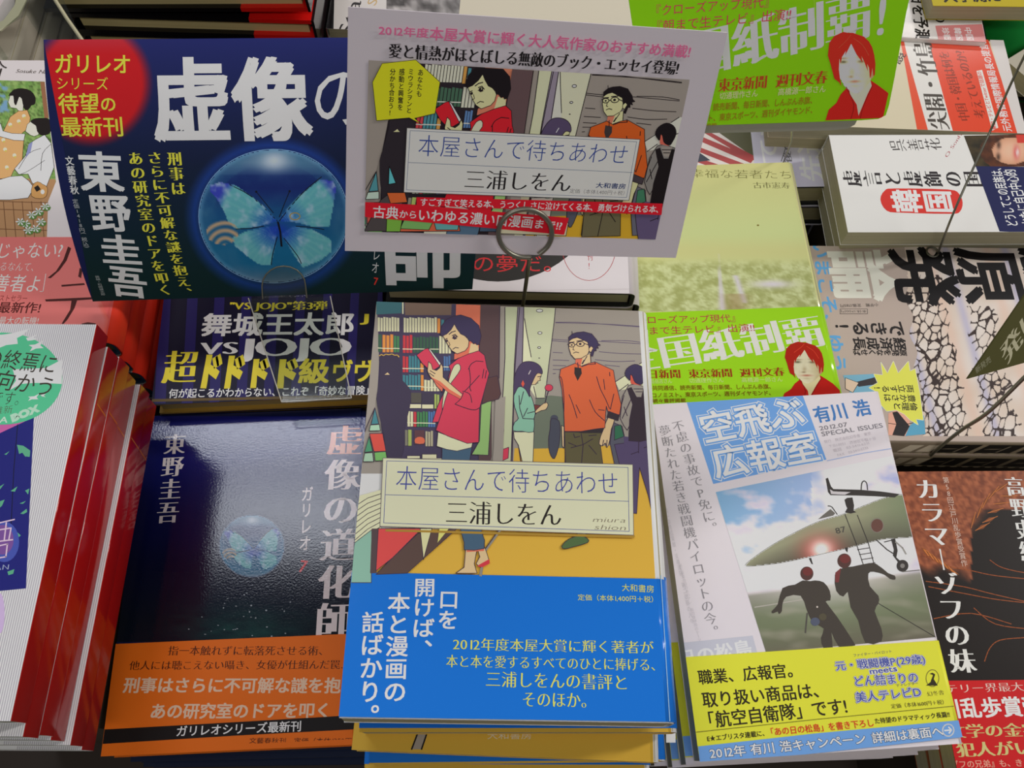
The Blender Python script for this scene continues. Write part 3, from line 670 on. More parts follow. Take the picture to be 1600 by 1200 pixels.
k.poly([(700, 335), (712, 315), (704, 295), (698, 270), (712, 260), (740, 258), (748, 300), (745, 325), (760, 335), (730, 342)], DK); k.poly([(560, 372), (585, 350), (625, 318), (650, 340), (640, 352), (600, 362)], (108, 104, 98)); k.line([(612, 302), (630, 306), (645, 325), (660, 346)], 1.6, DK, 3)
k.text('87', 650, 432, 705, 420, 42, (82, 78, 72), 'B'); k.disc(868, 404, 33, 36, (104, 72, 64), out=(136, 128, 116), w=1.5)
k.line([(700, 345), (760, 500), (795, 605)], 1.4, DK); k.line([(765, 350), (822, 495), (852, 605)], 1.4, DK)
for i in range(4): k.line([(766 + i * 10, 530 + i * 26), (830 + i * 9, 520 + i * 26)], 1.2, DK)
k.poly([(700, 520), (716, 518), (714, 545), (704, 535)], DK); k.poly([(512, 575), (524, 572), (534, 606), (526, 604)], DK)
k.poly([(940, 475), (962, 472), (975, 535), (968, 570), (990, 590), (980, 600), (950, 560), (955, 530)], DK); k.line([(865, 480), (920, 530), (960, 555)], 1.8, DK); k.line([(905, 490), (955, 478)], 1.4, DK); k.line([(965, 490), (1000, 520), (1018, 552)], 2.5, (150, 146, 140)); k.disc(1000, 614, 31, 31, DK); k.disc(1000, 614, 12, 12, (130, 126, 122))
k.line([(1000, 645), (1090, 636)], 1.4, (110, 108, 100)); k.line([(875, 810), (1172, 985)], 1.1, DK); k.line([(230, 830), (480, 790)], 1.6, (176, 170, 160)); k.line([(320, 860), (345, 790)], .1, DK)
def runner(P, hc, h):
    k.poly(P, (72, 66, 60), 2); k.disc(*h, (86, 60, 56)); k.disc(h[0] + 4, h[1] - 10, h[2] * .75, h[3] * .6, (112, 56, 54))
runner([(480, 690), (520, 694), (545, 690), (590, 700), (622, 745), (624, 795), (600, 800), (660, 880), (745, 1010), (745, 1030), (668, 1034), (630, 960), (636, 1040), (590, 1042), (575, 990), (590, 940), (530, 905), (500, 840), (470, 770), (395, 775), (375, 815), (372, 850), (356, 866), (350, 852), (325, 862), (318, 850), (350, 815), (375, 730), (440, 712)], None, (502, 654, 34, 36))
k.poly([(500, 860), (508, 858), (498, 966), (490, 962)], (84, 80, 74)); k.disc(556, 828, 5, 5, (200, 190, 180)); 
runner([(690, 625), (740, 618), (800, 605), (860, 602), (925, 652), (960, 665), (962, 686), (935, 682), (905, 660), (850, 645), (822, 655), (830, 720), (875, 770), (875, 810), (855, 850), (890, 940), (890, 1008), (806, 1014), (770, 900), (730, 830), (715, 750), (692, 774), (655, 745), (648, 660)], None, (697, 588, 36, 38))
k.poly([(650, 700), (650, 650), (680, 625), (668, 700)], (120, 60, 60))
for (x, y, r, c) in ((545, 905, 24, (84, 90, 108)), (585, 880, 20, (86, 80, 64))): k.disc(x, y, r, r * .9, c)
k.clip(None); k.make('cover_print', sb)
k = Ink(ss, 'satin', .00055); k.face(SW, SH, 0, 0); k.zoom(1040, 880, 3.2)
BKK = (52, 46, 30)
k.text('職業、広報官。', 160, 572, 678, 532, 78, BKK, 'B'); k.text('取り扱い商品は、', 180, 685, 810, 630, 84, BKK, 'B'); k.text('「航空自衛隊」です!', 165, 790, 905, 712, 88, BKK, 'B')
PU = (74, 84, 160); WL = (222, 220, 236)
k.text('元・戦闘機P(29歳)', 845, 515, 1295, 478, 50, PU, 'B', ol=PU, olst='X'); k.text('元・戦闘機P(29歳)', 845, 515, 1295, 478, 50, WL, 'Y'); k.text('元・戦闘機P(29歳)', 845, 515, 1295, 478, 50, PU, 'B')
k.text('ファイター・パイロット', 935, 462, 1130, 440, 17, (90, 92, 110), 'G'); k.text('meets', 1015, 540, 1155, 524, 42, WL, 'X'); k.text('meets', 1015, 540, 1155, 524, 42, PU, 'B')
for t, a in (('どん詰まりの', (935, 592, 1262, 570, 56)), ('美人テレビD', (945, 672, 1275, 642, 56))): k.text(t, *a, PU, 'X'); k.text(t, *a, WL, 'Y'); k.text(t, *a, PU, 'B')
k.text('ディレクター', 1150, 612, 1262, 600, 15, (90, 92, 110), 'G')
k.disc(1332, 575, 32, 42, BKK, fill=False, out=(120, 112, 60), w=.9); k.poly([(1300, 612), (1322, 595), (1335, 560), (1318, 552), (1332, 548), (1345, 556), (1338, 580), (1358, 612)], BKK)
k.text('幻冬舎', 1304, 655, 1390, 645, 26, (110, 100, 50), 'M'); k.text('定価（本体1600円＋税）', 1125, 716, 1405, 692, 26, (92, 84, 44), 'M')
k.line([(122, 848), (760, 780), (1438, 715)], .9, (110, 104, 40))
k.text('E★エブリスタ連載に、', 205, 878, 510, 848, 32, BKK, 'B'); k.text('「あの日の松島」を書き下ろし', 502, 846, 1040, 797, 42, (206, 62, 40), 'B'); k.text('た待望のドラマティック長篇!!', 1042, 790, 1418, 755, 30, BKK, 'B')
k.poly([(128, 920), (760, 850), (1480, 784), (1500, 868), (800, 945), (135, 1016)], BL2)
for t, a in (('2012年 有川 浩キャンペーン', (218, 952, 1000, 875, 60)), ('詳細は裏面へ', (1028, 875, 1385, 838, 58))): k.text(t, *a, (60, 84, 120), 'Y'); k.text(t, *a, (236, 234, 236), 'B')
k.disc(1410, 835, 28, 30, BL2, out=(236, 234, 236), w=1.8); k.line([(1392, 837), (1424, 834)], 2.2, (236, 234, 236)); k.line([(1412, 820), (1426, 834), (1414, 850)], 2.2, (236, 234, 236))
k.clip(None); k.make('band_lettering', sb)
lb = ['', 'second paperback of the right stack, under the jet cover, yellow and blue band edge showing', 'third paperback of the right stack, white lower edge showing', 'lowest paperback in view of the right stack, leaning toward the centre stack']
for i in range(1, 4):
    dx, dy, yw = [(0, 0, 0), (-.003, -.0015, -.4), (-.006, -.003, -.9), (-.011, -.003, -1.9)][i]
    M = pose((.154 + dx, .114 + dy, .7765 - i * .0172), 5.2 + yw)
    b_ = book('paperback', lb[i], M, SW, SH, .0158, 'R', (216, 208, 212), (216, 208, 212), r=.002, group='copies in the right stack')
    shell_obj('paper_band', SW + .0003, SH, .0158, .002, .0004, .00018, 'R', mat((206, 204, 50)), mat((206, 204, 50)), b_, -SH / 2 + .0035, -.034)
    k = Ink(Surf(M), 'satin', .00045); q = Surf(M); u0 = -SW / 2; v0 = -SH / 2 + .004
    k.h += STEP
    for t in ([(u0, v0), (u0 + SW, v0), (u0 + SW, v0 + .0095), (u0, v0 + .0095)],): k.tri(t, k.mi(BL2))
    k.make('band_lettering', b_)
riser_under(M, SW, SH, M.translation.z - .0162)

# ------------------------------------------------------------------ left front: blue hardback with a glass ball
gM = corner((229, 650), .750, 4.1, .131, .186, 'tl'); gs = Surf(gM)
ORG = (226, 104, 24)
GW, GH = .131, .186
gt = gs.uv(350, 999).y; gb = gs.uv(350, 1173).y
gbk = book('hardback', 'dark blue hardback with a butterfly in a glass ball above an orange band', gM, GW, GH, .017, 'R', (18, 26, 62), (18, 26, 62), r=.003, fin='sheen_grain', hard=True, group='blue hardbacks in the front left stack')
shell_obj('paper_band', GW + .0003, GH, .017, .003, .0004, .00018, 'R', mat(ORG, 'satin'), mat(ORG, 'satin'), gbk, gb, gt)
WG = [[(215, 310), (330, 335), (450, 420), (560, 510), (640, 600), (520, 640), (330, 662), (275, 612), (235, 520), (190, 440), (140, 380), (135, 335)],
      [(640, 640), (540, 650), (400, 680), (300, 730), (325, 790), (420, 870), (500, 925), (590, 935), (622, 800)],
      [(650, 600), (720, 500), (820, 400), (960, 290), (1060, 300), (1082, 360), (1045, 560), (1030, 645), (900, 642), (780, 612)],
      [(672, 700), (760, 640), (900, 665), (1040, 740), (1048, 830), (960, 900), (830, 950), (760, 850)]]
def orb(x, y):
    ex, ey = (x - 612) / 562., (y - 565) / 502.; r = math.hypot(ex, ey); n = nz(x, y, .008, 4, 2.)
    c = mix((22, 52, 108), (16, 92, 132), (ey + .6) * .9)
    if ey < -.62: c = mix(c, (84, 118, 150), min(1, (-.55 - ey) * 4))
    c = mix(c, (56, 106, 140), max(0, r - .72) * 2.2 + n * .3)
    c = mix(c, (16, 30, 96), .75 * max(0, 1 - abs(ey + .42) * 3.2) * (r < .8))
    g = math.exp(-(((x - 615) / 110.) ** 2 + ((y - 150) / 75.) ** 2)); c = mix(c, (176, 190, 204), g)
    for i, P in enumerate(WG):
        if pin(x, y, P):
            d = math.hypot(x - 650, y - 640); a = math.atan2(y - 640, x - 650)
            c = mix((26, 74, 160), (86, 158, 168), (d - 60) / 190.); c = mix(c, (112, 178, 176), max(0, math.sin(a * 46)) * .3)
            if i in (0, 2) and d > 440: c = mix(c, (50, 62, 168), min(1, (d - 440) / 60))
            c = mix(c, (150, 178, 196), max(0, nz(x, y, .014, 3, 6.)) * 1.1)
    g = math.exp(-(((x - 650) / 95.) ** 2 + ((y - 670) / 60.) ** 2)); c = mix(c, (20, 50, 158), g * .8)
    if math.hypot((x - 230) / 120., (y - 690) / 90.) < 1: c = mix(c, (176, 150, 120), .5 + .5 * math.sin(math.hypot(x - 250, y - 800) / 9.))
    if r > .93: c = mix(c, (110, 160, 196), (r - .93) * 8)
    if ey > .72: c = mix(c, (120, 124, 140), (ey - .72) * 2)
    return c
def orb_lines(k):
    for p in ([(285, 330), (450, 420), (640, 602)], [(972, 270), (820, 400), (655, 600)], [(480, 380), (545, 460), (610, 540)], [(732, 378), (690, 480), (655, 572)], [(330, 662), (450, 655), (540, 638)], [(780, 640), (900, 650), (990, 665)], [(640, 720), (605, 850), (595, 930)], [(690, 730), (790, 860), (820, 920)]): k.line(p, 1.4, (14, 20, 34), 3)
    k.line([(645, 610), (662, 680), (672, 790)], 3.2, (12, 16, 26)); k.disc(482, 382, 9, 9, (14, 18, 30), 8); k.disc(732, 378, 9, 9, (14, 18, 30), 8)
    k.disc(772, 566, 38, 26, (150, 130, 60), 16, out=(150, 130, 60), w=1.5, fill=False)
def ballmap(cx, cy, rx, ry): return lambda X, Y: (cx + (X - 612) / 562. * rx, cy + (Y - 565) / 502. * ry)
k = Ink(gs, 'sheen_grain'); k.face(GW, GH)
def gcov(x, y):
    c = mix((30, 34, 122), (12, 16, 60), (y - 640) / 250.); c = mix(c, (14, 22, 36), (y - 840) / 130.)
    w = max(0, 1 - abs(y - 985) / 62.) * max(0, 1 - abs(x - 385) / 150.); c = mix(c, (40, 92, 84), w * (.6 + .5 * nz(x * .5, y * 3, .06, 2, 1)))
    return c
k.raster([(229, 650), (590, 651), (600, 1003), (180, 1003)], 60, 70, gcov, k=1.0)
k.zoom(300, 220, 4.8)
bm = ballmap(393.5, 853, 51, 48.5); k.mp = bm
k.raster([(50, 60), (1175, 60), (1175, 1070), (50, 1070)], 70, 66, orb, inside=lambda x, y: math.hypot((x - 612) / 562., (y - 565) / 502.) < 1, k=1.25)
for p in ([(285, 330), (450, 420), (640, 602)], [(972, 270), (820, 400), (655, 600)], [(330, 662), (450, 655), (560, 638)]): k.line(p, .9, (60, 60, 44), 3)
k.disc(612, 565, 562, 502, (1, 1, 1), 48, out=(96, 118, 150), w=.7, fill=False)
k.zoom(160, 640, 3.81)
random.seed(5)
for i in range(46):
    x = random.gauss(860, 110); y = 1000 + random.random() ** .6 * 360 + 60; 
    if y < 1365: k.disc(x, y + 0, 3 + random.random() * 4, 2 + random.random() * 3, (150, 160, 168), 6)
WS = (214, 204, 206)
k.text('東野圭吾', 438, 140, 384, 682, 128, WS, 'N', True)
k.text('虚', 1452, 85, 1438, 280, 210, (226, 156, 140), 'N', True); k.text('像の道化師', 1436, 285, 1376, 1370, 222, WS, 'N', True)
k.text('ガリレオ', 1222, 455, 1204, 845, 72, WS, 'B', True); k.text('7', 1210, 880, 1186, 980, 92, (206, 44, 52), 'B', True)
k.clip(None); k.make('cover_print', gbk)
k = Ink(gs, 'satin', .00045); k.face(GW, GH); k.zoom(160, 900, 3.81)
k.text('指一本触れずに転落死させる術、', 392, 445, 1352, 445, 62, (70, 28, 14), 'M'); k.text('他人には聴こえない囁き、女優が仕組んだ罠…', 162, 533, 1480, 527, 60, (70, 28, 14), 'M')
k.text('刑事はさらに不可解な謎を抱え', 128, 650, 1520, 652, 98, (222, 186, 160), 'H'); k.text('あの研究室のドアを叩く', 285, 805, 1365, 800, 98, (222, 186, 160), 'H')
k.poly([(0, 915), (800, 870), (1650, 820), (1650, 905), (800, 950), (0, 1000)], (24, 20, 20)); k.text('ガリレオシリーズ最新刊', 440, 925, 1188, 893, 68, (226, 222, 222), 'B')
k.text('文藝春秋刊　定価（本体1350円＋税）', 875, 980, 1620, 980, 36, (80, 36, 16), 'G')
k.clip(None); k.make('band_lettering', gbk)
for i in (1, 2, 3):
    M = pose(gM.translation + Vector((.002 * i, -.0028 * i, -.0178 * i)), 4.1 - .6 * i)
    book('hardback', ['', 'second dark blue hardback, directly below the glass ball cover', 'third dark blue hardback in the front left stack', 'fourth dark blue hardback, lowest in view of its stack'][i], M, GW, GH, .017, 'R', (30, 38, 62), (30, 38, 62), r=.003, fin='gloss', hard=True, group='blue hardbacks in the front left stack')
riser_under(M, GW, GH, M.translation.z - .0176)

# ------------------------------------------------------------------ black and gold hardback behind it
jM = corner((236, 633), .767, 4.7, .134, .19, 'bl'); js = Surf(jM)
GOLD = (150, 122, 52)
jb = book('hardback', 'black and navy striped hardback with large white and yellow lettering and a gold edge', jM, .134, .19, .016, 'R', (22, 20, 42), (22, 20, 42), pg=(140, 124, 74), r=.002, fin='satin', hard=True, board=(150, 120, 48), group='black and gold hardbacks')
k = Ink(js); k.face(.134, .19); k.zoom(220, 440, 4)
for i in range(9): k.poly([(175 + i * 170, -900), (238 + i * 168, -900), (155 + i * 168, 760), (85 + i * 170, 760)], (40, 34, 92))
YJ = (220, 200, 56); WJ = (224, 220, 232)
k.text('"VS JOJO"第3弾', 555, 150, 1168, 150, 62, YJ, 'N'); k.text('舞城王太郎', 380, 270, 1340, 262, 150, WJ, 'H')
k.text('VS', 378, 415, 612, 410, 108, WJ, 'N'); k.text('JOJO', 640, 405, 1322, 400, 165, WJ, 'N')
k.text('超', 142, 535, 355, 530, 225, YJ, 'N'); 
k.text('ド', 362, 555, 505, 560, 220, YJ, 'X'); k.text('ド', 505, 560, 650, 562, 215, YJ, 'X'); k.text('ド', 665, 570, 805, 570, 190, YJ, 'X'); k.text('ド', 825, 572, 985, 572, 190, YJ, 'X')
k.text('級', 985, 560, 1180, 555, 165, YJ, 'H'); k.text('ヴヴ', 1190, 560, 1460, 560, 150, YJ, 'H')
k.text('何が起こるかわからない、これぞ「奇妙な冒険」', 175, 700, 1460, 678, 62, WJ, 'B')
k.poly([(70, 752), (70, 735), (1500, 705), (1500, 722)], (96, 78, 44))
k.text('J', 1388, 225, 1430, 225, 70, YJ, 'H')
k.clip(None); k.make('cover_print', jb)
for i in (1, 2):
    M = pose(jM.translation + Vector((.001 * i, .0008 * i, -.0168 * i)), 4.7)
    book('hardback', ['', 'second black and gold hardback, page edges showing under the lettered one', 'third black and gold hardback, lowest in view of its stack'][i], M, .134, .19, .016, 'R', (22, 20, 42), (22, 20, 42), pg=(140, 124, 74), r=.002, hard=True, board=(150, 120, 48), group='black and gold hardbacks')
riser_under(M, .134, .19, M.translation.z - .0166)

# ------------------------------------------------------------------ left pile: ribbed white covers with red spines
bM = corner((152, 507), .86, 1.5, .131, .182, 'tr'); bs = Surf(bM)
RDS = (160, 18, 16)
BW, BH, BT = .131, .182, .0134
random.seed(3)
bl_ = ['white ribbed paperback with a round green sticker and red spine, topmost of its stack', 'second red spined paperback from the top of the front left stack', 'third red spined paperback from the top of the front left stack', 'fourth red spined paperback from the top of the front left stack', 'fifth red spined paperback from the top, a wide white cover strip showing', 'sixth red spined paperback from the top, beside the blue hardback']
for i in range(6):
    dx, yw = [(0, 0), (.0002, -.5), (.0002, -.5), (-.0012, -.4), (.0016, -.3), (.0010, -.2)][i]
    M = pose(bM.translation + Vector((dx, -.0016 * i - (.003 if i == 1 else 0), -.0141 * i)), 1.5 + yw)
    b_ = book('paperback', bl_[i], M, BW, BH, BT, 'R', (222, 218, 222), RDS, pg=(120, 122, 96), r=.0006, fin='satin', group='red spined paperbacks', back=(222, 218, 222))
    # red spine wears its own gloss
    o = [c for c in b_.children if c.name.startswith('cover')][0]; o.data.materials[1] = mat(RDS, 'gloss')
    k = Ink(Surf(M)); k.face(BW, BH, 0, .001)
    w_, n_ = BW / 2, 0
    u = w_ - .0015
    while u > -w_ + (.06 if i == 0 else .1):
        k.h = 2.5e-5; k.h += STEP; k.tri([(u, -BH / 2), (u + .00042, -BH / 2), (u + .00042, BH / 2), (u, BH / 2)], k.mi((176, 172, 180))); u -= .00098
    k.h = 4e-5
    if i == 0:
        k.zoom(0, 500, 3)
        PK = (196, 96, 160); NB = (34, 36, 116)
        k.poly([(-300, 440), (160, 440), (122, 1258), (-300, 1300)], NB)
        k.poly([(-300, 440), (150, 440), (150, 460), (-10, 535), (-300, 590)], PK)
        k.line([(83, 490), (65, 700), (44, 1125), (-300, 1132)], 1.2, (22, 22, 40))
        GN = (92, 168, 132)
        for P in ([(80, 585), (110, 590), (142, 612), (140, 640), (118, 640), (105, 622), (90, 628)], [(20, 630), (45, 615), (30, 632)], [(125, 640), (142, 622), (138, 642)], [(0, 780), (20, 768), (0, 795)], [(50, 802), (82, 780), (70, 805)], [(118, 800), (138, 790), (132, 818)], [(92, 860), (122, 848), (108, 862)], [(95, 908), (125, 885), (128, 900), (110, 910)], [(0, 850), (22, 842), (10, 870), (0, 880)], [(45, 1052), (75, 1050), (62, 1080)], [(75, 990), (98, 1010), (85, 1020)], [(35, 1180), (68, 1168), (62, 1190), (40, 1196)]): k.poly(P, GN)
        k.disc(20, 1040, 70, 95, (70, 84, 170)); k.disc(12, 1030, 52, 70, (120, 80, 150))
        for p in ([(-40, 960), (68, 935)], [(30, 950), (20, 1035)], [(-40, 990), (52, 975)], [(52, 975), (42, 1030)], [(-40, 1042), (60, 1030)], [(-10, 1060), (35, 1050), (28, 1110), (-20, 1118)]): k.line(p, 2.2, (222, 190, 210))
        k.text('ISHIN JAPAN', -215, 1172, 44, 1156, 34, (150, 160, 190), 'M')
        GS = (84, 190, 142)
        k.disc(0, 1375, 22, 95, (200, 176, 216), 20); 
        cx, cy = 10, 275; k.disc(cx, cy, 283, 216, GS, 48)
        WB2 = (226, 222, 222)
        for P in ([(-60, 75), (20, 68), (60, 62), (140, 40), (110, 70), (80, 85), (84, 112), (30, 118), (0, 130)], [(122, 84), (140, 82), (172, 68), (160, 84), (178, 90), (150, 96), (130, 98)], [(135, 118), (165, 115), (200, 98), (190, 120), (205, 132), (170, 134), (140, 148), (152, 128)], [(132, 360), (160, 358), (185, 345), (172, 362), (180, 372), (150, 372), (132, 380), (142, 366)], [(190, 352), (215, 346), (205, 356), (216, 362), (196, 358)]): k.poly(P, WB2)
        k.poly([(60, 232), (215, 225), (292, 185), (292, 225), (290, 300), (170, 295), (100, 300), (40, 332), (75, 285)], WB2)
        k.text('の終焉に', -70, 175, 270, 210, 100, (60, 52, 44), 'G'); k.text('向かう', -20, 275, 262, 318, 100, (60, 52, 44), 'G'); k.text('です。', -40, 362, 130, 372, 70, (60, 52, 44), 'L'); k.text('維新', -30, 425, 62, 418, 40, (90, 80, 66), 'L')
        k.text('BOX', 52, 462, 182, 410, 44, (176, 214, 190), 'X'); k.text('HA', -40, 468, 40, 466, 40, (190, 218, 196), 'B')
    k.make('cover_print', b_)
    if i in (1, 2): 
        pass
    so = Surf(M @ Matrix.Translation((BW / 2, 0, -BT / 2)) @ Matrix.Rotation(math.radians(90), 4, 'Y')); k = Ink(so, 'gloss')
    cc = (196, 150, 110) if i else (140, 20, 20)
    if i: k.tri([(-BT / 2 + .001, .060), (BT / 2 - .001, .058), (BT / 2 - .001, .0588), (-BT / 2 + .001, .0608)], k.mi((206, 110, 40))); k.make('spine_line', b_)
riser_under(M, BW, BH, M.translation.z - .0138)

# ------------------------------------------------------------------ left pile behind it: illustrated cover, red band, red spines
mM = corner((176, 535), .81, 2.1, .131, .202, 'br'); ms = Surf(mM)
MW, MH, MT = .131, .202, .0178
RB = (222, 84, 76)
ml = ['white illustrated hardback with two seated figures in a garden and a red paper band', 'second red spined hardback under the garden cover', 'third red spined hardback under the garden cover', 'fourth red spined hardback, lowest under the garden cover and beside the striped hardback']
for i in range(4):
    M = pose(mM.translation + Vector(([0, .0012, .0005, .0016][i], -.0005 * i, -.0184 * i)), 2.1 + [0, -.7, .3, -.5][i])
    b_ = book('hardback', ml[i], M, MW, MH, MT, 'R', (214, 206, 206), (206, 44, 26), pg=(110, 100, 64), r=.006, fin='satin', hard=True, board=(40, 74, 110), group='red spined hardbacks')
    if i == 0:
        v1 = ms.uv(60, 371).y
        shell_obj('paper_band', MW + .0003, MH, MT, .006, .0003, .00018, 'R', mat((224, 92, 88)), mat((214, 52, 30)), b_, -MH / 2, v1)
        k = Ink(ms); k.face(MW, MH, 0, .004)
        k.zoom(0, 80, 3.75)
        GRN = (96, 132, 66)
        def garden(x, y):
            n = nz(x, y, .03, 3, 4.); m = nz(x, y, .055, 2, 9.)
            c = mix((108, 150, 74), (150, 178, 104), .5 + n); c = mix(c, (74, 92, 50), max(0, m) * 1.6); c = mix(c, (120, 160, 190), max(0, nz(x, y, .022, 2, 15.) - .12) * 4 * (x < 60)); return c
        k.raster([(-200, 165), (262, 178), (330, 780), (-200, 780)], 60, 60, garden)
        k.poly([(-200, 740), (325, 750), (340, 1090), (-200, 1090)], (176, 134, 94))
        for x in (-30, 20, 75, 130, 185, 240, 290): k.line([(x, 880), (x + 18, 1090)], 1.2, (116, 78, 50))
        for y in (878, 925, 1040): k.line([(-60, y), (335, y + 12)], 1.4, (116, 78, 50))
        k.poly([(236, 178), (262, 180), (285, 390), (262, 400)], (150, 104, 74))
        k.poly([(0, 720), (60, 745), (0, 775)], (110, 70, 50))
        k.poly([(282, 880), (330, 760), (420, 1090), (275, 1090)], (216, 208, 208))
        OG = (226, 168, 110); BKH = (34, 28, 26); WC = (222, 216, 216)
        k.poly([(20, 470), (60, 385), (110, 350), (160, 345), (178, 390), (168, 450), (130, 480), (140, 520), (130, 640), (80, 700), (60, 745), (-60, 750), (-60, 500)], OG, 0, (90, 60, 40), .8)
        for (x, y) in ((110, 410), (60, 430), (30, 575), (85, 610), (40, 680), (140, 380), (20, 520)): k.disc(x, y, 12, 11, (236, 214, 190), 8); k.disc(x + 4, y + 10, 7, 6, (206, 190, 90), 6)
        k.poly([(-40, 440), (5, 425), (18, 468), (70, 482), (148, 485), (140, 525), (80, 522), (0, 500), (-40, 500)], WC, 0, BKH, .7)
        k.poly([(60, 260), (48, 300), (62, 330), (95, 335), (110, 350), (135, 350), (140, 290), (100, 250)], (232, 214, 200), 0, BKH, .6)
        k.poly([(50, 262), (80, 226), (130, 218), (180, 232), (208, 270), (205, 310), (185, 318), (165, 345), (140, 335), (128, 280), (112, 270), (95, 318), (82, 300), (78, 262)], BKH, 2)
        k.poly([(85, 690), (170, 590), (150, 610), (170, 545), (205, 520), (262, 490), (300, 540), (318, 680), (270, 800), (190, 775), (165, 720), (110, 722)], WC, 0, BKH, .8)
        k.line([(240, 570), (170, 600), (110, 690)], .8, BKH, 3); k.line([(262, 640), (170, 700), (120, 722)], .8, BKH, 3); k.line([(300, 545), (250, 600), (240, 700)], .8, BKH, 3); k.poly([(168, 545), (192, 530), (180, 590), (150, 625)], (140, 146, 190))
        k.poly([(182, 410), (160, 430), (150, 470), (178, 492), (200, 500), (225, 490), (240, 450), (215, 420)], (232, 214, 200), 0, BKH, .6)
        k.poly([(178, 412), (205, 395), (250, 392), (290, 400), (298, 470), (275, 490), (240, 492), (218, 470), (212, 440), (200, 430)], BKH, 2)
        k.poly([(-60, 770), (60, 735), (130, 730), (170, 760), (200, 800), (165, 860), (60, 872), (-60, 872)], WC, 0, BKH, .8)
        k.poly([(190, 790), (220, 765), (250, 780), (278, 800), (272, 850), (235, 865), (185, 850)], (200, 150, 90), 2, BKH, .6); k.poly([(200, 800), (222, 785), (240, 810), (215, 825)], BKH); k.disc(250, 825, 12, 14, (232, 222, 210), 10)
        for (x, y) in ((150, 1010), (240, 1000), (265, 910), (120, 1000), (185, 960), (225, 940), (210, 1040), (165, 1050)):
            k.disc(x + 8, y + 8, 26, 20, (90, 130, 62), 8)
            for q in range(6):
                g = q * 1.047; k.poly([(x, y), (x + 22 * math.cos(g - .25), y + 18 * math.sin(g - .25)), (x + 30 * math.cos(g), y + 25 * math.sin(g)), (x + 22 * math.cos(g + .25), y + 18 * math.sin(g + .25))], (228, 224, 226))
        k.text('介', -70, 108, 42, 108, 110, (60, 54, 52), 'M'); k.text('Sosuke Natsu', 98, 115, 330, 122, 30, (110, 102, 98), 'M', sk=.2)
        k.clip([(-200, 80), (100, 84), (300, 300), (184, 371), (-200, 370)])
        k.zoom(None); k.clip(None); k.make('cover_print', b_)
        k = Ink(ms, 'satin', .00035); k.face(MW, MH, 0, .0045); k.zoom(0, 350, 3.635)
        WR = (236, 214, 210); DR = (90, 34, 30)
        def bandc(x, y): return mix((248, 116, 112), (228, 68, 42), (x - 590) / 60.)
        k.raster([(-200, 76), (420, 76), (690, 700), (-200, 700)], 24, 4, bandc, k=K)
        k.text('じゃない?', -20, 152, 360, 150, 96, WR, 'G'); k.text('るなんて、', 0, 242, 225, 246, 56, WR, 'L'); k.text('善者よ', -30, 335, 240, 342, 104, WR, 'G'); k.line([(262, 285), (246, 385), (228, 385)], 1, WR)
        k.text('ストセラー', -5, 422, 160, 424, 40, (130, 44, 40), 'G'); k.text('最新作!', -10, 475, 235, 478, 66, DR, 'B'); k.text('最大の転機!', -5, 550, 222, 552, 48, WR, 'G')
        k.clip(None); k.make('band_lettering', b_)
        k = Ink(ms, 'satin', .00042); k.face(MW, MH, 0, .002); k.zoom(0, 350, 3.635)
        for P in ([(388, 130), (406, 140), (380, 210), (340, 265), (290, 310), (272, 308), (320, 270), (362, 205)], [(350, 348), (480, 338), (484, 348), (352, 358)], [(258, 430), (520, 418), (524, 430), (440, 436), (425, 480), (385, 545), (362, 570), (352, 568), (400, 490), (408, 438), (262, 442)], [(455, 250), (470, 262), (462, 310), (446, 300)], [(465, 568), (500, 560), (545, 566), (545, 574), (465, 574)]): k.poly(P, (70, 26, 22))
        k.clip(None); k.make('brush_title', b_)
riser_under(M, MW, MH, M.translation.z - .0182)

# ------------------------------------------------------------------ white hardback behind the centre pile
yM = corner((994, 459), .79, .6, .15, .2, 'br'); ys = Surf(yM)
yb = book('hardback', 'white hardback with a black disc and red lettering, behind the centre stack', yM, .15, .2, .018, 'R', (218, 208, 210), (214, 206, 206), pg=(150, 146, 118), r=.004, hard=True, board=(32, 34, 34), group='white hardbacks behind the centre stack')
k = Ink(ys); k.face(.15, .2, 0, .003); k.zoom(560, 340, 3.478)
k.disc(760, -180, 560, 528, (52, 50, 48), 60); k.text('の夢だ。', 615, 250, 1130, 250, 100, (206, 52, 56), 'G')
k.disc(1253, 160, 145, 182, (0, 0, 0), 40, fill=False, out=(176, 60, 66), w=.9); k.text('新刊!', 1258, 140, 1258, 285, 32, (176, 60, 66), 'M', True)
k.line([(400, 403), (1495, 388)], .7, (190, 180, 180))
k.clip(None); k.make('cover_print', yb)
M = pose(yM.translation + Vector((.006, .004, -.0186)), .2)
book('hardback', 'second white hardback, its pale spine showing beside the green cover', M, .15, .2, .018, 'R', (214, 208, 206), (214, 208, 206), pg=(150, 146, 118), r=.004, hard=True, board=(32, 34, 34), group='white hardbacks behind the centre stack')
riser_under(M, .15, .2, M.translation.z - .0184)

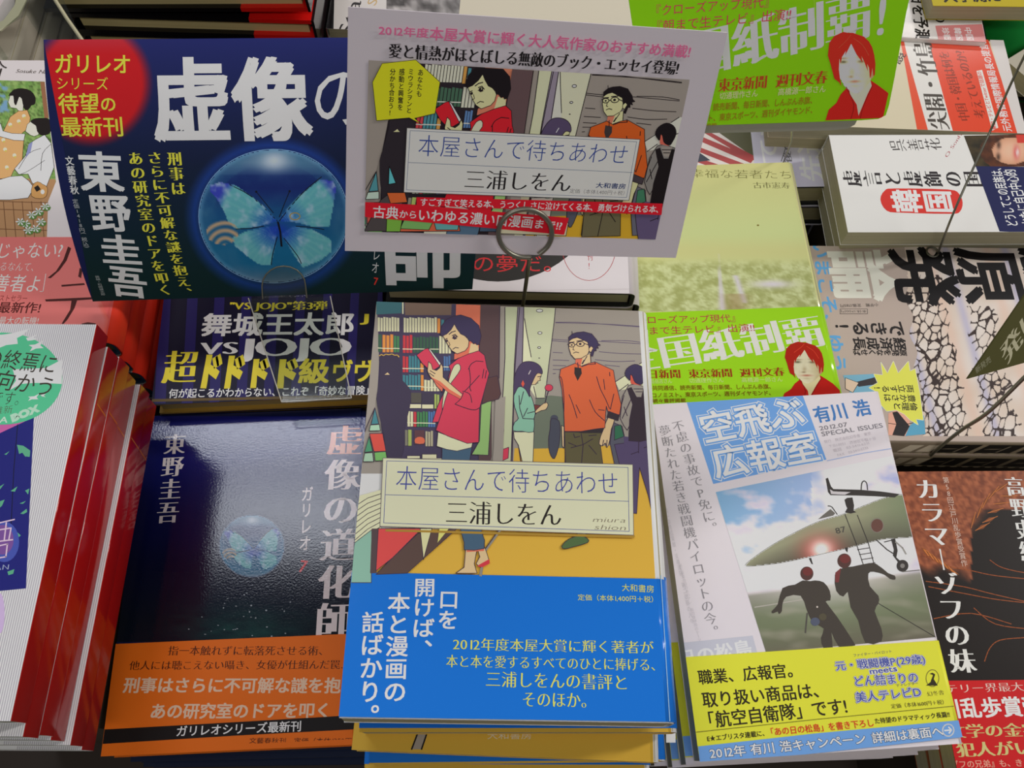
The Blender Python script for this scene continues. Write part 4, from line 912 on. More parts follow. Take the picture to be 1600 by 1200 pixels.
# ------------------------------------------------------------------ pale green book with a bright green band
fM = pose((.1355, .2965, .758), 3.9, -.4, -.7); fs = Surf(fM); FW, FH = .117, .188
vb = fs.uv(1150, 484).y
LGR = (138, 196, 26)
fb = book('hardback', 'pale green hardback with a misty city view and a bright green paper band', fM, FW, FH, .016, 'R', (196, 196, 136), (190, 192, 128), r=.0045, fin='gloss', group='pale green hardbacks')
shell_obj('paper_band', FW + .0003, FH, .016, .0045, .0004, .00018, 'R', mat((150, 206, 34), 'gloss'), mat((150, 206, 34), 'gloss'), fb, -FH / 2 + .002, vb)
k = Ink(fs, 'gloss'); k.face(FW, FH, 0, .004); k.zoom(960, 240, 3)
def city(x, y):
    v = (y - 30) / 700.
    c = mix((200, 196, 132), (192, 202, 140), v * 2); c = mix(c, (196, 192, 130), max(0, math.exp(-((y - 460) / 60.) ** 2)) * .7)
    if y > 470:
        n = nz(x, y * 1.8, .06, 3, 2.); m = nz(x, y * 1.6, .018, 3, 7.)
        t = min(1, (y - 490) / 40.)
        if t > 0: c = mix(c, mix((132, 134, 72), (200, 204, 158), .5 + n * .6 + m * 1.0), t * .55)
        s = abs(x - (490 + (y - 520) * .08)) / (4 + max(0, y - 520) * .11)
        if y > 460 and s < 1: c = mix(c, (206, 200, 206), (1 - s) * 1.1)
        s = abs(x - (570 + (y - 580) * .35)) / 22.
        if 570 < y < 700 and s < 1: c = mix(c, (206, 200, 206), (1 - s))
        g = math.exp(-(((x - 740) / 90.) ** 2 + ((y - 612) / 18.) ** 2)); c = mix(c, (208, 202, 206), g)
        if y > 660: c = mix(c, (150, 120, 84), .5 * math.exp(-((x - 570) / 55.) ** 2))
    return c
k.raster([(60, 20), (880, 20), (1020, 740), (60, 740)], 110, 100, city, k=K)
k.text('幸福な若者たち', 352, 92, 838, 100, 44, (110, 108, 58), 'L'); k.text('古市憲寿', 648, 148, 824, 150, 32, (104, 102, 60), 'M')
k.disc(673, 336, 6, 4, (120, 110, 50), 10)
k.clip(None); k.make('cover_print', fb)
def newsband(k, tr):
    """lettering and portrait of the green band, drawn in the frame (1020,480) x5.333; TR carries it where it is printed"""
    k.mp = tr
    WHT = (222, 216, 206)
    k.text('国紙制覇', 45, 382, 1415, 190, 300, WHT, 'N'); k.text('全', -300, 430, 45, 382, 300, WHT, 'N'); k.text('!', 1435, 205, 1510, 198, 290, WHT, 'B')
    MG = (176, 52, 70)
    k.text('『クローズアップ現代』', -230, 112, 735, 92, 72, MG, 'G'); k.text('『朝まで生テレビ』出演!!', -230, 205, 850, 172, 72, MG, 'G')
    BR = (150, 56, 28)
    k.text('朝日新聞', -140, 562, 232, 556, 82, BR, 'N'); k.text('東京新聞', 295, 556, 662, 548, 80, BR, 'N'); k.text('週刊文春', 722, 550, 1095, 538, 78, BR, 'N')
    LGt = (190, 214, 120)
    k.text('中島岳志さん', -60, 622, 160, 618, 42, LGt, 'B'); k.text('切通理作さん', 300, 616, 590, 610, 42, LGt, 'B'); k.text('高橋源一郎さん', 735, 610, 1080, 604, 42, LGt, 'B')
    OB = (126, 98, 20)
    k.text('日本経済新聞、共同通信、読売新聞、毎日新聞、しんぶん赤旗、', -330, 682, 1010, 662, 44, OB, 'B'); k.text('Ｗｅｄｇｅ、週刊エコノミスト、東京スポーツ、週刊ダイヤモンド、', -430, 745, 1010, 715, 44, OB, 'B'); k.text('各紙誌で話題！続々書評掲載', -330, 790, 275, 778, 36, OB, 'B')
    RJ = (176, 30, 24)
    k.poly([(1095, 720), (1150, 685), (1180, 640), (1230, 600), (1390, 570), (1440, 600), (1500, 640), (1560, 700), (1580, 790), (1400, 800), (1060, 800)], RJ, 0)
    k.poly([(1232, 560), (1300, 640), (1385, 560), (1395, 600), (1362, 650), (1300, 760), (1290, 700), (1245, 640)], (206, 196, 150))
    def face(x, y):
        ex = (x - 1285) / 115.; n = nz(x, y, .02, 2, 3.)
        c = mix((212, 206, 176), (176, 160, 116), max(0, ex) * .9 + n * .3)
        for (cx, cy, rx, ry, cc, a) in ((1205, 460, 30, 10, (70, 66, 40), .9), (1325, 462, 30, 10, (80, 66, 40), .75), (1262, 520, 22, 26, (150, 130, 92), .5), (1280, 572, 48, 9, (170, 96, 76), .95), (1280, 596, 40, 8, (160, 140, 100), .5), (1205, 440, 40, 6, (110, 70, 40), .6), (1325, 438, 36, 6, (110, 70, 40), .5), (1255, 545, 20, 7, (110, 80, 52), .7)):
            g = math.exp(-(((x - cx) / rx) ** 2 + ((y - cy) / ry) ** 2) * 1.4); c = mix(c, cc, a * g)
        return c
    FP = crom([(1150, 400), (1240, 360), (1340, 380), (1395, 440), (1400, 520), (1385, 580), (1330, 630), (1270, 640), (1210, 600), (1170, 540), (1160, 470)], 4, True)
    k.raster([(1140, 350), (1410, 350), (1410, 650), (1140, 650)], 44, 50, face, inside=lambda x, y: pin(x, y, FP), k=K)
    k.poly([(1392, 500), (1412, 498), (1415, 530), (1400, 560), (1388, 550)], (190, 130, 96), 2)
    HR = (168, 38, 26)
    k.poly([(1188, 596), (1172, 572), (1140, 552), (1124, 500), (1116, 470), (1098, 420), (1110, 350), (1145, 312), (1190, 296), (1210, 290), (1240, 296), (1275, 298), (1330, 316), (1350, 322), (1385, 352), (1405, 385), (1418, 430), (1424, 480), (1418, 540), (1408, 548), (1402, 500), (1392, 545), (1384, 560), (1380, 500), (1368, 478), (1372, 520), (1345, 458), (1330, 432), (1338, 470), (1296, 420), (1278, 388), (1262, 358), (1240, 392), (1218, 424), (1224, 398), (1196, 432), (1186, 470), (1178, 440), (1172, 500), (1178, 550)], HR)
    k.line([(1260, 310), (1230, 340), (1175, 380)], 1, (206, 66, 44), 3); k.line([(1280, 330), (1340, 370), (1380, 430)], 1, (206, 66, 44), 3); k.line([(1220, 600), (1270, 700), (1240, 790)], 1, (120, 20, 18), 3); k.line([(1400, 600), (1330, 720), (1310, 790)], 1, (120, 20, 18), 3)
k = Ink(fs, 'gloss', .00045); k.face(FW, FH, 0, .002)
newsband(k, lambda x, y: (1020 + x / 5.333, 480 + y / 5.333)); k.clip(None); k.make('band_lettering', fb)
M = pose(fM.translation + Vector((-.001, .001, -.0172)), 3.2)
book('hardback', 'second pale green hardback, hidden under the city view one but for its edge', M, FW, FH, .016, 'R', (196, 196, 136), r=.0045, group='pale green hardbacks')
riser_under(M, FW, FH, M.translation.z - .0164)

# ------------------------------------------------------------------ striped picture book and its stack, behind the green cover
tM = corner((1303, 291), .72, 3.2, .131, .188, 'br'); ts = Surf(tM)
for i in range(3):
    M = pose(tM.translation + Vector(([0, .010, .003][i], [0, .002, .004][i], -.0255 * i)), 3.2 + [0, -1.0, -.5][i])
    b_ = book('hardback', ['dark spined hardback with red and white flag stripes and pale lilac lettering', 'grey spined hardback directly beneath the flag stripes book', 'lowest hardback in view beneath the flag stripes book'][i], M, .131, .188, .024, 'R', (200, 196, 214), (24, 24, 26) if i != 1 else (176, 174, 184), r=.003, hard=True, board=(34, 36, 38), group='hardbacks under the flag stripes cover', pg=(158, 150, 118))
    if i == 0:
        k = Ink(ts); k.face(.131, .188, 0, .001); k.zoom(1080, 180, 6.667)
        k.poly([(-900, -500), (600, -500), (600, 0), (655, 480), (-900, 480)], (92, 92, 66))
        WHS = (214, 206, 200); RDX = (166, 72, 72)
        k.poly([(-900, -60), (130, -10), (300, 190), (655, 440), (655, 600), (-900, 600)], WHS)
        k.poly([(120, 175), (200, 178), (655, 425), (655, 470), (500, 400)], RDX); 
        for j in range(4): k.poly([(110 - j * 60, 235 + j * 95), (130 - j * 60, 232 + j * 95), (660, 450 + j * 96), (620, 500 + j * 96), (100 - j * 60, 275 + j * 92)], RDX)
        k.poly([(60, 440), (80, 385), (200, 470), (60, 490)], (62, 66, 78))
        k.poly([(600, -300), (1040, -300), (1130, 480), (655, 480), (600, 0)], (196, 194, 208)); k.poly([(1040, -300), (1230, -300), (1400, 590), (1180, 600), (1130, 480)], (202, 200, 222))
        LT = (222, 220, 236)
        k.text('ても先', 820, 520, 740, -300, 210, LT, 'B'); k.text('先進国', 1275, 700, 1150, -140, 260, LT, 'B')
        k.text('後の不都合、', 1010, 500, 930, -250, 90, (110, 108, 116), 'N'); k.line([(1045, 150), (938, 480)], 1.3, (96, 96, 100))
        k.poly([(1290, -200), (1380, -200), (1510, 600), (1400, 600), (1300, 150)], (24, 24, 26))
        k.clip(None); k.make('cover_print', b_)
    else:
        shell_obj('paper_band', .1313, .188, .024, .003, .0004, .00018, 'R', mat((178, 176, 190)), mat((178, 176, 190)), b_, -.094, -.05)
riser_under(M, .131, .188, M.translation.z - .0245)

# ------------------------------------------------------------------ white book lying crosswise, red oval title
kM = corner((1325, 363), .7472, 2.2, .0825, .173, 'bl', 'T'); ks = Surf(kM)
kb = book('paperback', 'white paperback lying crosswise with a red oval title and a smiling portrait', kM, .0825, .173, .0155, 'T', (222, 214, 210), (222, 214, 210), pg=(172, 166, 140), r=.001, group='crosswise white paperbacks')
k = Ink(ks); k.clipuv = [Vector((-.0865, -.0412)), Vector((.0865, -.0412)), Vector((.0865, .0412)), Vector((-.0865, .0412))]; k.zoom(1240, 0, 3.158)
k.text('呉善花', 470, 718, 730, 710, 62, (60, 54, 54), 'M', True); k.text('O Sonfa', 750, 775, 830, 650, 24, (170, 90, 96), 'M')
k.text('虚言と虚飾の国', 238, 880, 935, 884, 78, (44, 40, 42), 'N', True)
k.poly([(428, 985), (450, 940), (500, 930), (760, 935), (815, 955), (834, 1000), (820, 1045), (770, 1055), (540, 1050), (460, 1040)], (204, 52, 44), 3); k.text('韓国', 478, 990, 790, 996, 112, (226, 218, 214), 'K', True)
def port(x, y):
    n = nz(x, y, .02, 3, 5.); c = mix((40, 36, 26), (70, 58, 36), .5 + n)
    fx, fy = (x - 1075) / 95., (y - 745) / 66.
    r = math.hypot(fx, fy)
    if math.hypot((x - 1060) / 140., (y - 745) / 95.) < 1: c = mix((96, 52, 30), (60, 34, 24), .5 + n)
    if r < 1: c = mix((222, 176, 148), (190, 136, 104), r * r * .8)
    for (cx, cy, rx, ry, cc, a) in ((1010, 775, 10, 20, (50, 34, 28), .9), (1012, 715, 10, 20, (50, 34, 28), .9), (1100, 752, 14, 32, (190, 60, 66), 1.), (1104, 752, 7, 20, (236, 226, 220), 1.)):
        c = mix(c, cc, a * math.exp(-(((x - cx) / rx) ** 2 + ((y - cy) / ry) ** 2)))
    if x > 1100 and y < 705: c = (196, 60, 50)
    return c
k.raster([(840, 670), (1300, 660), (1300, 822), (898, 822)], 60, 36, port, k=K)
k.poly([(898, 820), (1500, 828), (1500, 1160), (1016, 1142)], (30, 34, 78))
k.text('どうしてこの民族は、', 1082, 1118, 990, 812, 58, (226, 222, 228), 'B', sk=0); k.text('かたに自己中心的', 1160, 1112, 1062, 835, 62, (226, 222, 228), 'B')
k.clip(None); k.make('cover_print', kb)
for i in (1, 2):
    M = pose(kM.translation + Vector(([0, .002, .004][i], [0, .005, .004][i], -.016 * i)), 2.7 + [0, .8, -.6][i])
    book('paperback', ['', 'second crosswise white paperback, its page edges showing under the red oval one', 'lowest crosswise white paperback in view'][i], M, .0825, .173, .0155, 'T', (222, 214, 210), pg=(172, 166, 140), r=.001, group='crosswise white paperbacks')
riser_under(M, .0825, .173, M.translation.z - .016, 'T')

# ------------------------------------------------------------------ crosswise paperback with a red and white band
hM = corner((1568, 63), .748, -.6, .088, .18, 'tr', 'T'); hs = Surf(hM)
hb = book('paperback', 'cream paperback lying crosswise under a red band with grey island names', hM, .088, .18, .014, 'T', (206, 196, 168), (216, 208, 202), pg=(172, 166, 140), r=.002, fin='gloss', group='crosswise banded paperbacks')
k = Ink(hs, 'gloss'); k.clipuv = [Vector((-.09, -.044)), Vector((.09, -.044)), Vector((.09, .044)), Vector((-.09, .044))]; k.zoom(1240, 0, 3.158)
k.poly([(525, 190), (960, 195), (1140, 740), (640, 740)], (226, 76, 52)); k.poly([(966, 190), (1300, 190), (1300, 740), (1128, 740)], (206, 200, 196)); k.poly([(545, 205), (665, 200), (800, 700), (648, 700)], (222, 212, 206))
k.poly([(525, 190), (538, 190), (690, 740), (628, 740)], (222, 84, 56)); k.text('説', 508, 315, 545, 262, 34, (60, 54, 50), 'B')
k.text('尖閣・竹島', 722, 640, 630, 205, 104, (78, 72, 66), 'N'); 
k.text('中国・韓国は何を', 848, 598, 735, 252, 56, (146, 60, 44), 'N'); k.text('考えているのか?', 925, 585, 815, 250, 56, (146, 60, 44), 'N')
k.poly([(902, 350), (930, 345), (1010, 630), (980, 645)], (226, 214, 208)); k.text('解説・テレビとTwitterで話題の', 992, 640, 914, 352, 22, (206, 66, 50), 'B'); k.text('元外務省国際情報局長の提言!', 1058, 650, 932, 208, 42, (232, 220, 214), 'B')
k.clip(None); k.make('band_lettering', hb)
M = pose(hM.translation + Vector((.002, .002, -.0145)), -1.2)
book('paperback', 'second crosswise banded paperback, under the one with grey island names', M, .088, .18, .014, 'T', (214, 206, 190), r=.002, group='crosswise banded paperbacks')
riser_under(M, .088, .18, M.translation.z - .0145, 'T')
# ------------------------------------------------------------------ paperback turned the other way, black lettering
nM = corner((1541, 66), .752, -2.2, .106, .173, 'br', 'B'); ns = Surf(nM)
nb = book('paperback', 'glossy white paperback lying crosswise with bold black lettering and a pale red badge', nM, .106, .173, .014, 'B', (212, 206, 200), (212, 206, 200), r=.001, fin='gloss')
k = Ink(ns, 'gloss'); k.clipuv = [Vector((-.0865, -.053)), Vector((.0865, -.053)), Vector((.0865, .053)), Vector((-.0865, .053))]; k.zoom(1400, 0, 8)
k.text('日を予測', 262, -90, 345, 510, 190, (30, 28, 28), 'H'); k.text('年の', 520, 40, 560, 290, 160, (30, 28, 28), 'N')
k.poly([(490, 322), (1075, 302), (1130, 540), (545, 560)], (196, 120, 118)); k.text('珍戦', 610, 345, 650, 510, 90, (226, 210, 208), 'B'); k.text('韓国', 760, 345, 800, 510, 90, (226, 210, 208), 'B'); k.text('中国', 890, 340, 935, 510, 90, (226, 210, 208), 'B')
k.clip(None); k.make('cover_print', nb); riser_under(nM, .106, .173, nM.translation.z - .0142, 'B')
# green, yellow and pale books in the far corner
eM = corner((1556, 128), .718, -2.0, .131, .188, 'bl')
eb = book('hardback', 'plain deep green hardback in the far corner beside the black lettered paperback', eM, .131, .188, .02, 'R', (16, 124, 52), (16, 124, 52), r=.003, fin='satin', hard=True); riser_under(eM, .131, .188, eM.translation.z - .0204)
oM = corner((1458, 9), .7662, 1.4, .131, .12, 'bl')
ob = book('paperback', 'yellow paperback at the far edge with black lettering along its lower edge', oM, .131, .12, .013, 'R', (176, 158, 20), (176, 158, 20), r=.001)
k = Ink(Surf(oM)); k.zoom(1400, 0, 8); k.text('大予測だ', 570, -60, 1300, -70, 190, (28, 24, 16), 'H'); k.make('cover_print', ob)

wM = pose(at(1572, 94, .7326) + Matrix.Rotation(math.radians(36), 3, 'Z') @ Vector((.0655, -.094, 0)), 36)
wb_ = book('paperback', 'pale grey paperback turned askew beside the red banded crosswise one', wM, .131, .188, .014, 'R', (186, 180, 164), (190, 170, 120), r=.001); 

# ------------------------------------------------------------------ large grey paperback lying crosswise, cell drawing
pM = corner((1264, 384), .722, 1.2, .146, .21, 'tl', 'B'); ps = Surf(pM)
PG = (176, 160, 150)
for i in range(2):
    M = pose(pM.translation + Vector(([0, .002][i], [0, -.0015][i], -.0212 * i)), 1.2 + [0, -.5][i])
    b_ = book('paperback', ['large grey paperback lying crosswise with heavy black characters and a drawing of cells', 'second large grey paperback, its patterned spine under the cell drawing'][i], M, .146, .21, .0205, 'B', PG, (134, 122, 106), r=.0015, fin='satin', group='large crosswise grey paperbacks')
    if i == 0:
        k = Ink(ps); k.clipuv = [Vector((-.105, -.0725)), Vector((.105, -.0725)), Vector((.105, .073)), Vector((-.105, .073))]; k.zoom(1240, 370, 3.243)
        def wash(x, y):
            c = mix((206, 188, 172), (214, 204, 196), .5 + nz(x, y, .006, 2, 3.)); s = (x - .28 * y) % 300; c = mix(c, (176, 172, 196), .8 * math.exp(-((s - 150) / 22.) ** 2)); c = mix(c, (216, 180, 160), .5 * math.exp(-((s - 60) / 30.) ** 2)); return c
        k.raster([(560, 40), (1500, 25), (1500, 1010), (680, 1010)], 70, 60, wash, k=K)
        def net(x, y):
            d, p = noise.voronoi(Vector((x / 40. + y * .004, y / 56., 3.3)), distance_metric='DISTANCE', exponent=2.5)
            e = d[1] - d[0]
            if d[0] > 1.2: return wash(x, y)
            return (58, 46, 44) if e < .055 + .05 * (d[2] - d[0] < .3) else wash(x, y)
        for (xa, xb, sl) in ((565, 700, .2), (860, 935, .22)):
            def ins(x, y, xa=xa, xb=xb, sl=sl):
                w = 14 * math.sin(y * .035); y0 = 190 if xa < 800 else 350
                return y > y0 and xa + .12 * (y - 200) + w < x < xb + sl * y + w
            k.raster([(500, 170), (1250, 170), (1250, 1010), (500, 1010)], 300, 260, net, inside=ins, k=K)
        LB3 = (92, 156, 206)
        k.text('いまこそ、ゆう', 130, 20, 232, 690, 92, LB3, 'H', False)
        k.text('論', 530, 194, 178, 194, 262, (224, 214, 202), 'K', True)
        k.text('発', 840, 200, 492, 195, 300, (22, 20, 22), 'K', True); k.text('原', 1175, 200, 822, 200, 290, (22, 20, 22), 'K', True); k.text('脱', 1510, 205, 1160, 200, 290, (22, 20, 22), 'K', True)
        k.text('小学館　定価1785円', 430, 345, 235, 350, 18, (70, 64, 60), 'G'); k.rect(236, 366, 374, 390, PG, out=(60, 56, 54), w=.7); k.text('本体1700円', 372, 378, 238, 378, 15, (70, 64, 60), 'G')
        DKT = (40, 36, 36)
        k.text('できる!', 568, 465, 205, 465, 78, DKT, 'H', True); k.text('経済成長', 572, 545, 300, 538, 64, DKT, 'H', True); k.text('原発をなくせば', 575, 588, 300, 584, 34, DKT, 'H', True)
        k.poly([(250, 702), (410, 695), (460, 760), (440, 1010), (480, 1060), (330, 900)], (118, 170, 196)); k.poly([(300, 740), (440, 705), (445, 745), (330, 760)], (60, 56, 60))
        k.poly([(262, 715), (330, 740), (300, 790), (262, 770)], (226, 190, 168), 0, (40, 36, 36), .8)
        k.poly([(480, 895), (520, 880), (590, 900), (585, 1010), (480, 1005)], (222, 160, 140)); k.poly([(500, 890), (525, 885), (588, 960), (560, 1010), (500, 1005), (520, 950)], (44, 40, 42)); k.line([(480, 945), (550, 955), (640, 935)], 1, DKT)
        k.poly([(590, 955), (660, 905), (668, 1000), (565, 1010)], (88, 156, 186)); 
        YS = (232, 222, 88)
        k.poly([(440, 632), (475, 690), (505, 628), (530, 690), (582, 628), (590, 680), (616, 668), (640, 790), (658, 930), (620, 925), (632, 955), (590, 930), (560, 900), (520, 880), (470, 885), (440, 850), (425, 790), (380, 765), (425, 740), (405, 695), (450, 700)], YS, 0, (216, 216, 200), .8)
        k.text('両立する!', 610, 770, 405, 772, 40, DKT, 'B', True); k.text('豊かさは', 618, 820, 455, 815, 40, DKT, 'B', True); k.text('倫理と', 628, 862, 505, 858, 42, DKT, 'B', True)
        k.clip(None); k.make('cover_print', b_)
    so = Surf(M @ Matrix.Translation((0, -.073, -.01025)) @ Matrix.Rotation(math.radians(90), 4, 'X')); k = Ink(so, 'satin')
    k.h = 4e-5
    def q(x0, x1, y0, y1, c, sk=.004): k.h += STEP; e = .1045; k.tri([(min(x0, e), y0), (min(x1, e), y0), (min(x1 + sk, e), y1), (min(x0 + sk, e), y1)], k.mi(c))
    for x in (-.04, -.012, .016, .044, .072): q(x, x + .024, -.0075, .0075, (26, 24, 24)); q(x + .004, x + .012, -.001, .0005, (120, 110, 98)); q(x + .014, x + .0155, -.006, .005, (120, 110, 98))
    for x in (-.062, -.05): q(x, x + .009, -.006, .006, (206, 196, 182))
    q(-.105, -.078, -.006, -.001, (80, 140, 170)); q(-.098, -.08, .001, .006, (40, 36, 36), .002)
    for j in range(22):
        x = -.07 + j * .0078; k.h += STEP; c_ = [(x + .0026 * math.cos(g), -.0088 + .0014 * math.sin(g)) for g in [h * .785 for h in range(8)]]; k.tri(c_, k.mi((178, 166, 146)))
    k.make('spine_print', b_)
riser_under(M, .146, .21, M.translation.z - .0208, 'B')

# ------------------------------------------------------------------ brown and black book at the right
rM = corner((1403, 737), .735, 2.2, .131, .192, 'tl'); rs = Surf(rM)
vb = rs.uv(1545, 1063).y; REDB = (190, 24, 28)
for i in range(3):
    M = pose(rM.translation + Vector(([0, .002, -.001][i], [0, .0012, .002][i], -.0165 * i)), 2.2 + [0, -1.5, .6][i])
    b_ = book('hardback', ['brown and black hardback with wheat ears and long white vertical lettering', 'second brown hardback, a corner showing past the wheat ear cover', 'lowest brown hardback in view under the wheat ear cover'][i], M, .131, .192, .016, 'R', (120, 70, 44), (60, 40, 30), r=.003, fin='satin', group='brown hardbacks at the edge of the table', pg=(190, 184, 160))
    if i: continue
    shell_obj('paper_band', .1313, .192, .016, .003, .0004, .00018, 'R', mat(REDB), mat(REDB), b_, -.096, vb)
    k = Ink(rs); k.face(.131, .192, 0, .001); k.zoom(1380, 700, 2.4)
    def soil(x, y):
        n = nz(x, y, .05, 4, 2.); c = mix((160, 92, 60), (112, 58, 38), .5 + n * 1.2)
        d = (y - 430 - .12 * (x - 100) + 80 * nz(x, y, .008, 2, 6.) ) / 50.
        if x > 330: d = max(d, (x - 330) / 60. * (1 if y > 230 else 0) + (y - 260) / 80.)
        c = mix(c, (26, 20, 18), d)
        return c
    k.raster([(40, 70), (1050, 70), (1200, 890), (160, 890)], 130, 100, soil, k=K)
    WHE = (190, 112, 52)
    for (x, y, a) in ((330, 300, -1.3), (352, 262, -1.2), (372, 225, -1.1), (395, 192, -.9), (420, 165, -.6), (345, 310, -.5), (372, 280, -.4), (392, 244, -.3), (412, 210, -.1), (440, 180, 0)):
        ca, sa = math.cos(a), math.sin(a); k.poly([(x, y), (x + 30 * ca - 8 * sa, y + 30 * sa + 8 * ca), (x + 56 * ca, y + 56 * sa), (x + 30 * ca + 8 * sa, y + 30 * sa - 8 * ca)], (120, 66, 34)); k.line([(x, y), (x + 62 * ca, y + 62 * sa)], .8, WHE)
    for p in ([(150, 400), (230, 440), (330, 460), (430, 480), (640, 500)], [(160, 500), (300, 520), (420, 550), (640, 600)], [(170, 520), (300, 545), (440, 570), (640, 590)], [(400, 420), (450, 450), (560, 470), (640, 450)], [(380, 800), (400, 750), (440, 720), (540, 710), (620, 700)], [(190, 640), (330, 620), (480, 660)], [(340, 600), (420, 660), (560, 680)]): k.line(p, 1.3, (150, 78, 40), 4)
    for i2 in range(12): k.poly([(140 + i2 * 9, 372 + i2 * 6), (160 + i2 * 9, 380 + i2 * 7), (186 + i2 * 9, 410 + i2 * 6), (158 + i2 * 9, 398 + i2 * 6)], WHE if i2 % 2 else (130, 72, 36))
    WKT = (228, 220, 212)
    k.text('カラマーゾフの妹', 158, 112, 306, 848, 92, WKT, 'N', True); k.text('第58回江戸川乱歩賞受賞作', 232, 108, 306, 445, 24, (206, 180, 164), 'G', True); k.text('高野史緒', 485, 105, 556, 430, 66, WKT, 'N', True)
    k.clip(None); k.make('cover_print', b_)
    k = Ink(rs, 'satin', .00045); k.face(.131, .192, 0, .001); k.zoom(1400, 1000, 6)
    k.text('ミステリー界最大の衝撃', 210, 468, 1560, 425, 92, (226, 190, 180), 'M'); k.text('川乱歩賞受賞', 410, 645, 1560, 610, 195, (228, 220, 214), 'H')
    k.text('文学の金字塔', 470, 858, 1530, 835, 140, (196, 184, 120), 'N'); k.text('犯人がいる', 560, 1030, 1460, 1005, 150, (196, 184, 120), 'N'); k.text('『カラマーゾフの兄弟』も、きっと面白い', 130, 1178, 1560, 1140, 76, (214, 150, 130), 'B')
    k.clip(None); k.make('band_lettering', b_)
riser_under(M, .131, .192, M.translation.z - .0165)

# ------------------------------------------------------------------ far row: black and red hardbacks, a photo magazine, cream stack
def plain_hard(label, x0, x1, y0, d, z0, z1, ty, group):
    L_ = (x1 - x0); M = Matrix.Translation(Vector((x0, y0, z0))) @ Matrix.Rotation(math.radians(ty), 4, 'Y')
    root = empty('hardback', M, label, 'book', group); t = z1 - z0; bd = .0034
    BK = mat((14, 12, 14), 'gloss'); RR = mat((206, 24, 20), 'gloss')
    for (a, b) in ((0, bd), (t - bd, t)):
        v, f = boxm(0, L_ * .74, 0, d, a, b); mesh('board', v, f, BK, root)
        v, f = boxm(L_ * .74, L_ - .002, 0, d, a, b); mesh('red_flap', v, f, RR, root, None)
    v, f = boxm(.008, L_ - .006, .004, d - .004, bd, t - bd); mesh('page_block', v, f, pages((196, 180, 128)), root)
    v, f = boxm(L_ - .002, L_, -.0005, d, 0, t); mesh('spine', v, f, mat((24, 20, 22), 'gloss'), root)
xl, xr = on_y(120, 60, .5).x, on_y(497, 60, .5).x; zb = on_y(300, 57, .5).z
plain_hard('lowest black and red hardback in view behind the navy poster', xl, xr - .002, .501, .15, zb - .018, zb, 0, 'black and red hardbacks')
plain_hard('thick black and red hardback directly behind the navy poster', xl, xr, .5, .15, zb + .0003, zb + .0185, 0, 'black and red hardbacks')
plain_hard('tilted black and red hardback on top of the far stack', xl - .012, xr, .5, .15, zb + .019, zb + .052, -2.3, 'black and red hardbacks')
v, f = boxm(xl + .01, xr - .01, .51, .64, TABLE, zb - .0182); o = mesh('trim_%d' % riser.n, v, f, mat((70, 62, 52), 'matte')); o['kind'] = 'structure'; riser.n += 1
aM = corner((917, 62), .735, -1.0, .2, .19, 'br'); as_ = Surf(aM)
mg = book('magazine', 'white magazine with a grey photograph and turned black lettering behind the white card', aM, .2, .19, .012, 'L', (204, 198, 194), (150, 30, 30), r=.0008, fin='gloss')
k = Ink(as_, 'gloss'); k.face(.2, .19); k.zoom(480, 0, 2.667)
k.poly([(58, -200), (95, -200), (95, 300), (30, 300)], (190, 36, 30)); k.poly([(75, -200), (118, -200), (105, 300), (62, 300)], (24, 22, 24))
k.text('Stav', 150, 150, 215, -60, 78, (38, 34, 36), 'G'); k.text('St', 262, 22, 290, -30, 50, (190, 160, 110), 'G')
def photo(x, y): return mix((196, 190, 188), (60, 56, 56), .3 + .9 * math.exp(-((x - 380) / 50.) ** 2) * (y < 30) + nz(x, y, .02, 3, 4.) * .8)
k.raster([(330, -120), (810, -120), (812, 60), (330, 60)], 40, 14, photo, k=K)
k.poly([(812, -200), (1030, -200), (1030, 80), (812, 80)], (206, 200, 196)); k.poly([(905, -200), (1130, -200), (1142, 200), (905, 80)], (22, 20, 22))
k.poly([(850, 20), (1030, -40), (1040, 100), (880, 100)], (40, 38, 38)); k.text('性が', 870, 52, 870, -20, 34, (190, 140, 60), 'B'); k.text('める', 925, 56, 925, -20, 34, (190, 140, 60), 'B'); k.text('ヒリヒリ', 990, 66, 985, -60, 36, (214, 208, 204), 'B'); k.text('国をヨーロ', 1062, 70, 1068, -60, 20, (196, 190, 188), 'G')
k.clip(None); k.make('cover_print', mg)
riser_under(aM, .2, .19, aM.translation.z - .0122)

for i in range(5):
    M = pose(at(997, 2, .76) + Vector((-.0165 - .001 * (i % 2) - .06 + .02, .03, -.0085 * i)), -1.2)
    book('paperback', ['uppermost thin cream paperback beside the green display slip', 'second thin cream paperback beside the green display slip', 'third thin cream paperback beside the green display slip', 'fourth thin cream paperback beside the green display slip', 'lowest thin cream paperback beside the green display slip'][i], M, .11, .15, .008, 'T', (196, 188, 168), (150, 144, 122), pg=(160, 154, 128), r=.0006, group='thin cream paperbacks in the far row')
riser_under(M, .11, .15, M.translation.z - .0082, 'T')
